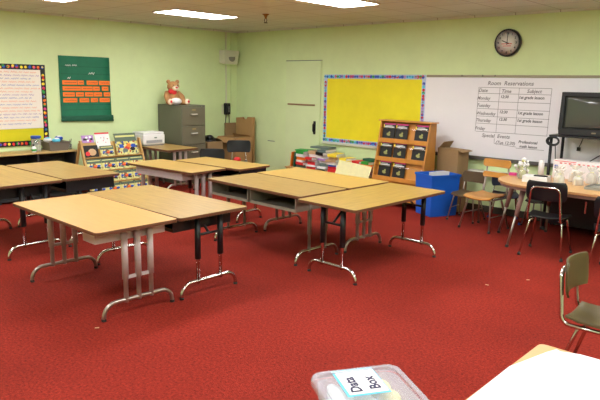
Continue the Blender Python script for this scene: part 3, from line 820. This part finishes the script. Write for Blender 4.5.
def cover_mat():
    m = mat('illustrated_cover', (206, 202, 128), .6); nt = m.node_tree; b = nt.nodes['Principled BSDF']
    tc = nt.nodes.new('ShaderNodeTexCoord'); vo = nt.nodes.new('ShaderNodeTexVoronoi'); vo.inputs['Scale'].default_value = 34
    nt.links.new(tc.outputs['Object'], vo.inputs['Vector'])
    sp = nt.nodes.new('ShaderNodeSeparateColor'); nt.links.new(vo.outputs['Color'], sp.inputs['Color'])
    cr = nt.nodes.new('ShaderNodeValToRGB'); cr.color_ramp.interpolation = 'CONSTANT'
    cs = [(206,202,128), (216,214,150), (84,100,84), (196,190,110), (46,66,130), (170,70,40), (40,38,36), (214,196,90)]
    el = cr.color_ramp.elements; el[0].color = lin(cs[0]); el[1].position = .3; el[1].color = lin(cs[1])
    for p, c in zip((.45, .56, .68, .78, .86, .93), cs[2:]): e = el.new(p); e.color = lin(c)
    nt.links.new(sp.outputs[0], cr.inputs['Fac']); nt.links.new(cr.outputs['Color'], b.inputs['Base Color'])
    return m
M_cover = cover_mat()
RM = Matrix.Translation((RK[0], RK[1], 0)) @ Matrix.Rotation(PI/2, 4, 'Z')
def pbook(w_, h, base, kind):
    o = MB(); o.box(-w_/2, w_/2, 0, .008, 0, h, base)
    rr = random.Random(3 + kind)
    if kind == 0:      # cream cover, slate title band, coloured cars
        o.box(-w_/2, w_/2, -.0006, 0, 0, h*.62, M_cover)
        o.box(-w_/2, w_/2, -.0008, 0, h*.62, h, mat('moss_title_band', (84, 100, 84), .5)); o.box(-w_/2+.02, w_/2-.02, -.0014, -.0004, h*.82, h*.9, M_creamb)
        for cx, cz, m in ((-.25,.4,M_blue),(0,.3,M_red),(.25,.25,M_black),(.1,.42,M_orng),(-.1,.2,M_slate),(.3,.4,M_blue)):
            P = [(cx*w_ + .15*w_*math.cos(a*PI/3)*rr.uniform(.7,1), -.0014-.0003*rr.random(), cz*h + .1*h*math.sin(a*PI/3)) for a in range(6)]
            o.add(P, [tuple(range(6))], m)
    elif kind == 1:    # dark cover with round face
        P = [(.02 + .28*w_*math.cos(a*PI/5), -.0012, h*.42 + .3*h*math.sin(a*PI/5)) for a in range(10)]; o.add(P, [tuple(range(10))], M_tan)
        P = [(-.24*w_ + .16*w_*math.cos(a*PI/4), -.0014, h*.3 + .2*h*math.sin(a*PI/4)) for a in range(8)]; o.add(P, [tuple(range(8))], M_red)
    elif kind == 2:    # calendar: white with red top
        o.box(-w_/2, w_/2, -.0008, 0, h*.9, h, M_red); 
        for i in range(8): 
            x = rr.uniform(-.4,.4)*w_; z = rr.uniform(.1,.75)*h; o.box(x-.008, x+.008, -.0012, -.0002, z-.005, z+.005, rr.choice([M_red,M_slate,M_ink]))
    else:
        o.box(-w_/2+.02, w_/2-.02, -.0008, 0, h*.3, h*.6, M_black)
        for i in range(5):
            x = rr.uniform(-.35,.35)*w_; z = rr.uniform(.15,.85)*h; o.box(x-.018, x+.018, -.0014, -.0004, z-.015, z+.015, rr.choice([M_pink,M_white,M_purp]))
    return o
proto = None; cols_ = [-.385, -.13, .125, .38]
rown = ['bottom', 'third', 'second']; coln = ['left column', 'left middle column', 'right middle column', 'right column']
for i, z in enumerate(zt[:3]):
    for j, x in enumerate(cols_):
        p = RM @ Vector((x, ry(z)+.006, z+.003))
        if proto is None: proto = o = pbook(.25, .185, M_creamb, 0).build('picture_book')
        else: o = proto.copy(); COL.objects.link(o)
        o.location = p; o.rotation_euler = (-.33, 0, PI/2)
        tag(o, 'cream picture book with coloured cars, %s row, %s of the pale rack' % (rown[i], coln[j]), 'book', 'matching picture books on the pale rack')
def single(name, w_, h, base, kind, x, z, dy, label, cat='book', tilt=-.33):
    o = pbook(w_, h, base, kind).build(name); o.location = RM @ Vector((x, ry(z)+dy, z+.003)); o.rotation_euler = (tilt, 0, PI/2); tag(o, label, cat)
single('picture_book', .25, .19, M_dark, 1, -.39, .64, .01, 'dark book with a round face on the top row of the pale rack, left end')
single('picture_book', .24, .17, M_creamb, 0, -.11, .64, .01, 'picture book with cars on the top row below the white calendar')
single('big_book', .40, .36, M_creamb, 0, .26, .64, .01, 'oversized cars picture book standing tall at the top right of the pale rack')
single('calendar', .25, .26, M_white, 2, -.13, .76, .045, 'white calendar with red top standing behind the top row of the rack', 'calendar')
single('picture_book', .2, .12, M_purp, 3, -.38, .86, .05, 'lilac and black book peeking over the top left of the pale rack')

# ------------------------------------------------------------------ low shelf at the left wall and its load
t = thing('low_bookshelf', 'low dark open bookshelf with a pale wood top under the left board', 'bookshelf', (.02, -6.2, 0))
MB().box(0, .42, 0, 2.45, .715, .74, M_shtop).build('top_board', t, .003)
b = MB(); 
for y in (.0, .6, 1.2, 1.8, 2.41): MB().box(0, .4, y, y+.025, 0, .715, M_shelf).build('divider', t)
MB().box(.0, .4, .025, 2.41, .38, .4, M_shelf).build('shelf', t); MB().box(0, .012, .025, 2.41, 0, .715, M_dark).build('back_panel', t); MB().box(.012,.4,.025,2.41,.03,.05,M_shelf).build('bottom_board', t)
ST = .74
t = thing('papers', 'messy white and pink papers lying in the dark bookshelf', 'papers', (.25, -4.0, .402))
b = MB()
for i in range(5): b.box(-.12+random.uniform(-.02,.02), .12, -.14, .12, .22*0+.004*i+.001, .004*i+.004, random.choice([M_white, M_purp, M_white]), Matrix.Rotation(random.uniform(-.4,.4),4,'Z'))
b.build('sheets', t)
t = thing('storage_jar', 'tall clear plastic jar with a blue lid on the low bookshelf', 'jar', (.24, -4.33, ST))
MB().lathe([(.07,.001),(.072,.02),(.072,.18),(.06,.2)], M_jar, 24).build('body', t); MB().lathe([(.076,.2),(.076,.235),(.07,.24)], M_blue, 24).build('lid', t)
t = thing('glue_bottle', 'small white bottle with black cap in front of the blue-lidded jar', 'bottle', (.36, -4.42, ST))
MB().lathe([(.032,.001),(.034,.01),(.034,.07),(.015,.095)], M_white, 16).build('body', t); MB().lathe([(.014,.095),(.014,.125)], M_black, 12).build('cap', t)
MB().lathe([(.0345,.02),(.0345,.05)], M_lgreen, 16).build('band', t)
t = thing('plastic_bin', 'grey plastic bin filled with packets on the low bookshelf', 'bin', (.25, -4.03, ST))
b = MB(); 
def frust(b, x0, y0, x1, y1, z0, z1, th_, m):
    o0 = [(-x0,-y0,z0),(x0,-y0,z0),(x0,y0,z0),(-x0,y0,z0)]; o1 = [(-x1,-y1,z1),(x1,-y1,z1),(x1,y1,z1),(-x1,y1,z1)]
    i1 = [(-x1+th_,-y1+th_,z1),(x1-th_,-y1+th_,z1),(x1-th_,y1-th_,z1),(-x1+th_,y1-th_,z1)]; i0 = [(-x0+th_,-y0+th_,z0+th_),(x0-th_,-y0+th_,z0+th_),(x0-th_,y0-th_,z0+th_),(-x0+th_,y0-th_,z0+th_)]
    vs = o0+o1+i1+i0; fs = [(3,2,1,0),(12,13,14,15)]
    for k in range(4):
        n = (k+1)%4; fs += [(k,n,4+n,4+k),(4+k,4+n,8+n,8+k),(8+k,8+n,12+n,12+k)]
    b.add(vs, fs, m)
frust(b, .13, .14, .155, .18, .001, .14, .008, M_bin); b.build('tub', t, .003)
MB().box(-.16,-.15,-.185,.185,.13,.142,M_bin).box(.15,.16,-.185,.185,.13,.142,M_bin).build('rim', t)
for i, (m, lb, yy, xx, r) in enumerate(((M_cyan, 'teal and white packet on top of the grey bin', .0, .04, .3), (M_white, 'white packet leaning at the left in the grey bin', -.1, .0, -.3), (M_blue, 'blue packet at the right in the grey bin', .07, -.05, .5))):
    t = thing('wipes_packet', lb, 'packet', (.25+xx, -4.03+yy*1.2, ST+.14), r)
    b = MB(); b.ball((0,0,.015+.012*i), (.065,.065,.04), m, 12, 7); b.build('pouch', t)
    b = MB(); b.ball((.01,0,.03+.012*i), (.045,.05,.03), M_white if m != M_white else M_cyan, 10, 6); b.build('flap', t)
t = thing('pencil_jar', 'small glass of pencils at the right end of the low bookshelf', 'pencil holder', (.25, -3.79, ST))
MB().lathe([(.03,.001),(.032,.08)], M_jar, 14).build('cup', t)
for k, (dx, dy, m) in enumerate(((.012,.01,M_greend),(-.012,.008,M_ink),(.0,-.014,M_slate))):
    MB().tube([(dx*.3,dy*.3,.004),(dx*1.8,dy*1.8,.17-.02*k)], .0045, m, 6).build('pencil', t)

# ------------------------------------------------------------------ printer
t = thing('printer', 'white laser printer on the small oak table', 'printer', (.42, -2.42, .735))
b = MB(); b.box(-.2, .17, -.22, .22, .02, .2, M_printer); b.build('body', t, .02)
b = MB(); b.box(-.19, .16, -.21, .21, .2, .235, M_printer); b.build('top_cover', t, .012)
b = MB(); b.box(-.19, .15, -.2, .2, 0, .022, M_prnd); b.build('base', t)
b = MB(); b.box(.165,.175,-.16,.16,.05,.1,M_prnd); b.build('paper_slot', t); MB().box(.168,.176,.0,.05,.13,.15,M_slate).build('badge', t)
# ------------------------------------------------------------------ filing cabinet
t = thing('filing_cabinet', 'tall olive-grey four-drawer filing cabinet with a teddy bear on top', 'filing cabinet', (.02, -1.95, 0))
MB().box(0, .72, 0, .53, 0, 1.43, M_cab).build('body', t, .006)
for k in range(4):
    z0 = .05 + k*.34; 
    dr = MB().box(.72, .738, .02, .51, z0, z0+.325, M_cab2).build('drawer', t, .004)
    b = MB(); b.tube([(.738,.2,z0+.2),(.768,.2,z0+.2),(.768,.32,z0+.2),(.738,.32,z0+.2)], .011, mat('pale_handle', (206, 200, 188), .35), 6, bend=.012); b.build('handle', dr)
    b = MB(); b.box(.738,.743,.22,.3,z0+.265,z0+.29,mat('label_card_faded', (150, 130, 90), .6)); b.build('label_holder', dr)
MB().lathe([(.012,0),(.012,.014)], M_chrome, 12, Matrix.Translation((.72,.44,1.405)) @ Matrix.Rotation(PI/2,4,'Y')).build('lock', t)
# ------------------------------------------------------------------ teddy bear
t = thing('teddy_bear', 'tan teddy bear with red heart bow sitting on the filing cabinet', 'teddy bear', (.36, -1.86, 1.4305), -.15)
t.scale = (1.25, 1.25, 1.25)
# faces local (+x)
b = MB(); b.ball((0,0,.11),(.09,.1,.115),M_bear); b.build('body', t)
h = MB().ball((.03,0,.255),(.082,.09,.078),M_bear).build('head', t)
for s in (-1,1):
    MB().ball((.02,s*.07,.325),(.02,.03,.03),M_bear,10,7).build('ear', h)
    MB().ball((.1,s*.032,.275),.009,M_black,8,5).build('eye', h)
MB().ball((.1,0,.235),(.042,.05,.036),M_bearl,12,8).build('muzzle', h); MB().ball((.138,0,.245),(.014,.02,.014),M_red,8,6).build('nose', h)
for s in (-1,1):
    MB().tube([(.0,s*.08,.17),(.06,s*.125,.11),(.1,s*.12,.05)], [.038,.034], M_bear, 10, bend=.04).ball((.105,s*.12,.045),.037,M_bear,10,7).build('arm', t)
    MB().tube([(.02,s*.06,.045),(.12,s*.1,.042),(.2,s*.13,.042)], [.048,.04], M_bear, 10).ball((.205,s*.132,.045),(.03,.042,.045),M_bearl,12,8).build('leg', t)
    MB().ball((.233,s*.136,.05),(.006,.018,.02),M_red,8,6).build('foot_pad', t)
MB().ball((.11,0,.05),(.075,.085,.05),M_white,12,8).build('apron', t)
b = MB(); b.ball((.08,-.06,.19),(.022,.045,.035),M_red,10,7); b.ball((.08,-.01,.175),(.02,.04,.03),M_red,10,7); b.build('bow', t)

# ------------------------------------------------------------------ cartons in the corner
def open_box(t, x, y, z, m, th_=.008, flaps=True, cut=0):
    b = MB(); b.box(-x/2,x/2,-y/2,y/2,.001,th_,m)
    b.box(-x/2,x/2,-y/2,-y/2+th_,th_,z,m); b.box(-x/2,x/2,y/2-th_,y/2,th_,z,m); b.box(-x/2,-x/2+th_,-y/2+th_,y/2-th_,th_,z,m); b.box(x/2-th_,x/2,-y/2+th_,y/2-th_,th_,z,m)
    b.build('box_wall', t)
    if flaps:
        f = MB(); f.add([(-x/2,-y/2,z),(x/2,-y/2,z),(x/2-.02,-y/2-.09,z-.1),(-x/2+.02,-y/2-.09,z-.1)],[(0,1,2,3)],m)
        o = f.build('flap', t); s = o.modifiers.new('solid','SOLIDIFY'); s.thickness = .005; f = MB()
        f.add([(-x/2,y/2,z),(x/2,y/2,z),(x/2-.02,y/2-.05,z+.05),(-x/2+.02,y/2-.05,z+.05)],[(0,1,2,3)],m)
        o = f.build('flap', t); s = o.modifiers.new('solid','SOLIDIFY'); s.thickness = .005
t = thing('cardboard_carton', 'open brown cardboard carton behind the black chair in the corner', 'box', (.5, -.5, 0), -.06); open_box(t, .58, .4, .79, M_card)
MB().box(-.26,.26,-.17,.17,.4,.76,M_card2).build('contents', t)
t = thing('cardboard_carton', 'smaller open carton beside the filing cabinet with a black bag in it', 'box', (.45, -1.1, 0), -.1); open_box(t, .4, .34, .74, M_card2)
t = thing('black_bag', 'crumpled black bag stuffed in the small carton by the filing cabinet', 'bag', (.45, -1.1, .5), 0)
b = MB(); b.ball((-.02,0,.22),(.16,.14,.13),M_blackp,12,8); b.ball((.05,-.03,.3),(.09,.08,.06),M_blackp,10,6); b.build('body', t)
t = thing('cardboard_carton', 'tall flattened cardboard carton leaning in the room corner', 'box', (.40, -.09, 0), 0)
b = MB(); b.prism([(-.26,.0),(.24,.0),(.24,1.165),(.08,1.165),(.06,1.12),(-.06,1.12),(-.08,1.155),(-.26,1.14)], 0, .06, M_card, mx=Matrix.Rotation(PI/2,4,'X') @ Matrix.Identity(4)); b.build('panel', t)
t = thing('cardboard_sheet', 'narrow brown cardboard sheet left of the tall flattened carton', 'cardboard', (.03, -.25, 0), 0)
MB().box(0,.04,-.12,.16,.001,1.03,M_card2).build('panel', t)
# red and yellow items on the corner chair
o = MB().ball((0,0,.05),(.07,.07,.05),M_red,12,8).build('red_beanbag', None, 0, (1.62,-1.42,.462)); tag(o, 'small red soft toy lying on the corner black chair', 'toy')
tag(MB().box(-.08,.08,-.05,.05,0,.1,M_yel).build('yellow_box', None, .01, (.95,-1.15,.0)), 'small yellow box on the floor by the corner cartons', 'box')

# ------------------------------------------------------------------ books below the yellow board
t = thing('low_book_table', 'low pale shelf holding jumbled books under the yellow board', 'shelf', (2.95, -.3, 0))
MB().box(-1.04,.85,-.22,.22,.33,.35,M_rack2).build('top_board', t, .003)
for x in (-1.02, -.03, .8): MB().box(x, x+.03, -.2, .2, 0, .33, M_rack2).build('side_panel', t)
pal = [M_red, M_white, M_lgreen, M_orng, M_creamb, M_blue, M_yel, M_slate, M_tan, M_purp, M_cyan, M_white, M_white]
def flatbook(x, y, z, w_, d_, th_, m, rz, label, group):
    o = MB(); o.box(-w_/2, w_/2, -d_/2, d_/2, 0, .003, m); o.box(-w_/2, w_/2, -d_/2, d_/2, th_-.003, th_, m); o.box(-w_/2, w_/2, -d_/2, -d_/2+.003, .003, th_-.003, m)
    o.box(-w_/2+.004, w_/2-.004, -d_/2+.003, d_/2-.004, .003, th_-.003, M_white)
    o = o.build('book', None, 0, (x, y, z), rz); tag(o, label, 'book', group)
cn = {M_red:'red', M_white:'white', M_lgreen:'green', M_orng:'orange', M_creamb:'cream', M_blue:'blue', M_yel:'yellow', M_slate:'grey', M_tan:'tan', M_purp:'lilac', M_cyan:'light blue'}
stacks = [(2.22, [M_slate, M_red, M_white, M_orng, M_white, M_lgreen]), (2.48, [M_red, M_white, M_red, M_white, M_red, M_white, M_tan]), (2.73, [M_slate, M_white, M_slate, M_white, M_purp, M_white, M_black, M_slate]),
          (2.96, [M_red, M_red, M_blue, M_white, M_tan, M_tan, M_yel]), (3.22, [M_white, M_lgreen, M_white, M_tan, M_yel, M_yel]), (3.47, [M_tan, M_slate, M_white, M_orng, M_red]), (3.68, [M_slate, M_purp, M_slate, M_orng, M_lgreen])]
cn[M_black] = 'black'
sn = ['floor-shelf stack nearest the door', 'floor-shelf stack second from the door', 'floor-shelf stack third from the door', 'middle floor-shelf stack beside the grey one', 'floor-shelf stack behind the cream poster', 'floor-shelf stack second from the wooden display', 'floor-shelf stack nearest the wooden display']
ordn = ['bottom', 'second from bottom', 'third from bottom', 'fourth from bottom', 'fifth from bottom', 'sixth from bottom', 'seventh from bottom', 'top']
tops = []
for (x, ms), s_ in zip(stacks, sn):
    z = .35
    for i, m in enumerate(ms):
        th_ = random.uniform(.03, .058)
        pos = 'top' if i == len(ms)-1 else ordn[i]
        flatbook(x + random.uniform(-.02,.02), -.3 + random.uniform(-.03,.03), z + .0005, random.uniform(.17, .235), random.uniform(.24, .32), th_, m, random.uniform(-.3,.3), '%s book, %s in the %s' % (cn[m], pos, s_), 'jumbled books under the yellow board')
        z += th_ + .001
    tops.append(z)
# leaning / cream poster
t = thing('cream_poster', 'cream paper sheet standing in front of the books under the yellow board', 'paper', (3.47, -.56, .30), 0)
b = MB(); b.add([(-.34,-.02,0.0),(.36,-.02,-.03),(.40,.05,.24),(-.28,.05,.29)], [(0,1,2,3)], M_paper2); o = b.build('sheet', t); s = o.modifiers.new('solid','SOLIDIFY'); s.thickness = .004
for i, (x, m, r, lb) in enumerate(((2.04, M_orng, .35, 'orange book leaning at the door end of the low shelf'), (2.08, M_greend, .3, 'dark green book leaning beside the orange one'))):
    o = MB().box(-.012,.012,-.11,.11,0,.27,m).build('book', None, .002, (x-.055+.04*i, -.34, .352)); o.rotation_euler = (0, r*.4, 0); tag(o, lb, 'book')
o = MB().box(-.15,.15,-.1,.1,0,.02,M_lgreen).build('green_folder', None, .002, (2.2, -.3, tops[0] + .001), .2); tag(o, 'green folder lying crooked on top of the first book stack', 'folder')
o = MB().box(-.2,.2,-.12,.12,0,.03,M_slate).build('grey_case', None, .004, (2.6, -.25, max(tops[1], tops[2]) + .001), .1); tag(o, 'long grey case lying across the tops of the book stacks', 'case')
o = MB().box(-.13,.13,-.08,.08,0,.035,M_greend).build('green_case', None, .004, (3.66, -.24, tops[6] + .001), -.1); tag(o, 'dark green case on the stack nearest the wooden display', 'case')

# ------------------------------------------------------------------ blue tub and tall carton
t = thing('storage_tub', 'large bright blue plastic tub holding papers before the wooden display', 'tub', (5.17, -.68, 0), -.42)
b = MB(); frust(b, .185, .22, .205, .245, .001, .6, .008, M_tub); b.build('shell', t, .006)
b = MB()
for s in ((-.215,.215,-.255,-.243),(-.215,.215,.243,.255),(-.215,-.203,-.243,.243),(.203,.215,-.243,.243)): b.box(s[0],s[1],s[2],s[3],.57,.603,M_tub)
b.build('rim', t, .003)
t = thing('paper_sheaf', 'white papers sticking up out of the blue tub', 'papers', (5.17, -.68, .02), -.42)
b = MB()
for i in range(6): b.box(.02+.02*i, .024+.02*i, -.18+.01*i, .17-.03*i, .0, .61+.006*i, M_white, Matrix.Rotation(.03, 4, 'Y'))
b.build('sheets', t)
t = thing('cardboard_carton', 'tall brown cardboard carton between the wooden display and the whiteboard tray', 'box', (5.16, -.235, 0), -.3)
b = MB(); b.box(-.23,.2,-.11,.11,.001,.93,M_card2); b.build('box_wall', t, .004)
f = MB(); f.add([(.2,-.11,.93),(.2,.11,.93),(.28,.1,.92),(.28,-.1,.9)],[(0,1,2,3)],M_card2); o = f.build('flap', t); q_ = o.modifiers.new('solid','SOLIDIFY'); q_.thickness = .006; f = MB(); f.add([(-.2,-.11,.93),(-.2,.11,.93),(-.12,.1,1.03),(-.12,-.09,1.02)],[(0,1,2,3)],M_card2)
o = f.build('flap', t); s = o.modifiers.new('solid','SOLIDIFY'); s.thickness = .006
# white low unit under whiteboard
t = thing('white_wall_shelf', 'narrow white shelf on the wall below the whiteboard tray', 'shelf', (5.7, -.15, .6))
MB().box(-.35,.35,.0,.149,.0,.03,mat('white_unit_paint',(226,222,214),.5)).build('board', t, .004)
for x in (-.28, .26): MB().box(x,x+.02,.06,.149,-.08,0,MATS['white_unit_paint']).build('bracket', t)

# ------------------------------------------------------------------ frosted box in the foreground
LA = math.atan2(.35, .215)
LBASE = (7.985, -6.59)
u_ = Vector((math.cos(LA), math.sin(LA), 0)); v_ = Vector((math.sin(LA), -math.cos(LA), 0))
cx = Vector((LBASE[0], LBASE[1], 0)) + u_*.205 + v_*.27
t = thing('low_stool', 'black stool under the frosted plastic box at the bottom edge', 'stool', (cx.x, cx.y, 0), LA)
MB().box(-.15,.15,-.22,.22,.445,.47,M_blackp).build('seat', t, .01)
for sx in (-1,1):
    for sy in (-1,1): MB().tube([(sx*.12,sy*.18,.45),(sx*.17,sy*.23,.0)], .013, M_blackm, 8).build('leg', t)
t = thing('plastic_box', 'frosted plastic box labelled Data Box at the bottom edge', 'storage box', (cx.x, cx.y, .47), LA)
b = MB(); P = rrect(-.17,.17,-.235,.235,.04,5); P2 = rrect(-.185,.185,-.25,.25,.05,5); n = len(P)
vs = [(p[0],p[1],.002) for p in P] + [(p[0],p[1],.12) for p in P2]
b.add(vs, [tuple(range(n-1,-1,-1))] + [(i,(i+1)%n,n+(i+1)%n,n+i) for i in range(n)], M_lid, True); b.build('body', t)
b = MB(); Q0 = rrect(-.205,.205,-.27,.27,.055,6); Q1 = rrect(-.198,.198,-.263,.263,.05,6); Q2 = rrect(-.175,.175,-.24,.24,.04,6); n = len(Q0)
vs = [(p[0],p[1],.115) for p in Q0] + [(p[0],p[1],.138) for p in Q0] + [(p[0],p[1],.148) for p in Q1] + [(p[0],p[1],.148) for p in Q2] + [(p[0],p[1],.141) for p in Q2]
fs = [tuple(range(4*n, 5*n))]
for k in range(4): fs += [(k*n+i, k*n+(i+1)%n, (k+1)*n+(i+1)%n, (k+1)*n+i) for i in range(n)]
b.add(vs, fs, M_lid, False); b.build('lid', t)
def toL(x, y):
    q = Vector((x, y, 0)) - cx; return (q.dot(u_), -q.dot(v_))
# label corners, from the place in the room
c4 = [toL(8.031,-6.484), toL(8.16,-6.322), toL(8.337,-6.493), toL(8.22,-6.642)]
lc = [(sum(p[0] for p in c4)/4), (sum(p[1] for p in c4)/4)]
lw, lh = .187, .222
lb = MB(); lb.box(lc[0]-lw/2, lc[0]+lw/2, lc[1]-lh/2, lc[1]+lh/2, .1415, .1425, M_cyan); 
lo = lb.build('label_card', t); 
MB().box(lc[0]-lw/2+.012, lc[0]+lw/2-.004+0, lc[1]-lh/2+.012, lc[1]+lh/2-.012, .1425, .1432, M_white).build('card_face', lo)
for s_, off in (('Data', .0), ('Box', .0)):
    pass
text('lettering', 'Data', .066, mat('navy_lettering', (38, 34, 74), .6), lo, Matrix.Translation((lc[0]-.02, lc[1]-.085, .1434)) @ Matrix.Rotation(PI/2, 4, 'Z'), bold=.002)
text('lettering', 'Box', .066, MATS['navy_lettering'], lo, Matrix.Translation((lc[0]+.065, lc[1]-.075, .1434)) @ Matrix.Rotation(PI/2, 4, 'Z'), bold=.002)
t = thing('bottle', 'white bottle lying inside the frosted plastic box', 'bottle', (cx.x, cx.y, .475), LA)
MB().tube([(-.115,.22,.085),(-.115,.19,.085),(-.115,.17,.085),(-.115,-.12,.085)], [.02,.022,.036,.036], M_white, 14).build('body', t)
t = thing('whitening_pad', 'added white pad that whitens the frosted plastic box from inside', 'paper', (cx.x, cx.y, .475), LA)  # white liner added to offset the red carpet's pink cast in the box
MB().box(-.155,.155,-.22,.22,.0,.035,M_white).build('sheets', t)
t = thing('yellow_packets', 'yellow packets seen through the frosted box lid', 'packets', (cx.x, cx.y, .475), LA)
b = MB()
for k in range(4): b.ball((.1+random.uniform(-.015,.015), .17-.09*k, .08), (.05,.06,.04), M_food, 10, 7)
b.build('pouches', t)
t = thing('white_bundle', 'pale bundle seen through the middle of the frosted box lid', 'bundle', (cx.x, cx.y, .475), LA)
MB().ball((-.012,.02,.075),(.045,.17,.04),M_chartp,12,8).build('cloth', t)

# ------------------------------------------------------------------ scraps on the carpet
for x, y, r, l in ((4.257,-5.106,.3,'tiny paper scrap on the carpet beneath the front table pair'), (5.564,-6.274,1.,'tiny paper scrap on the carpet beside the nearest table foot'),
                (7.191,-3.174,.2,'tiny pale scrap on the open carpet right of the crosswise table'), (7.406,-2.74,.8,'tiny pale scrap on the carpet in front of the oval table')):
    o = MB().box(-.016,.016,-.007,.007,0,.002,M_tan).build('paper_scrap', None, 0, (x,y,.001), r); tag(o, l, 'paper scrap')

# ------------------------------------------------------------------ world, camera, view
w = bpy.data.worlds.new('world'); scn.world = w; w.use_nodes = True
w.node_tree.nodes['Background'].inputs['Color'].default_value = (.5, .5, .5, 1); w.node_tree.nodes['Background'].inputs['Strength'].default_value = .3
cd = bpy.data.cameras.new('camera'); cam = bpy.data.objects.new('camera', cd); COL.objects.link(cam)
F = Vector((-.66658598, .72109925, -.18888885)); R = Vector((.73191768, .68116851, .01749195)); U = Vector((-.14127857, .1265912, .98184267))
mw = Matrix((( R.x, U.x, -F.x, 9.58293), (R.y, U.y, -F.y, -8.38870), (R.z, U.z, -F.z, 1.83549), (0,0,0,1)))
cam.matrix_world = mw
cd.sensor_width = 36; cd.lens = 36*602.522/600; cd.clip_start = .05; cd.clip_end = 60
scn.camera = cam
vs_ = scn.view_settings; vs_.view_transform = 'Standard'; vs_.look = 'None'; vs_.gamma = 1; vs_.use_curve_mapping = False
vs_.exposure = .13
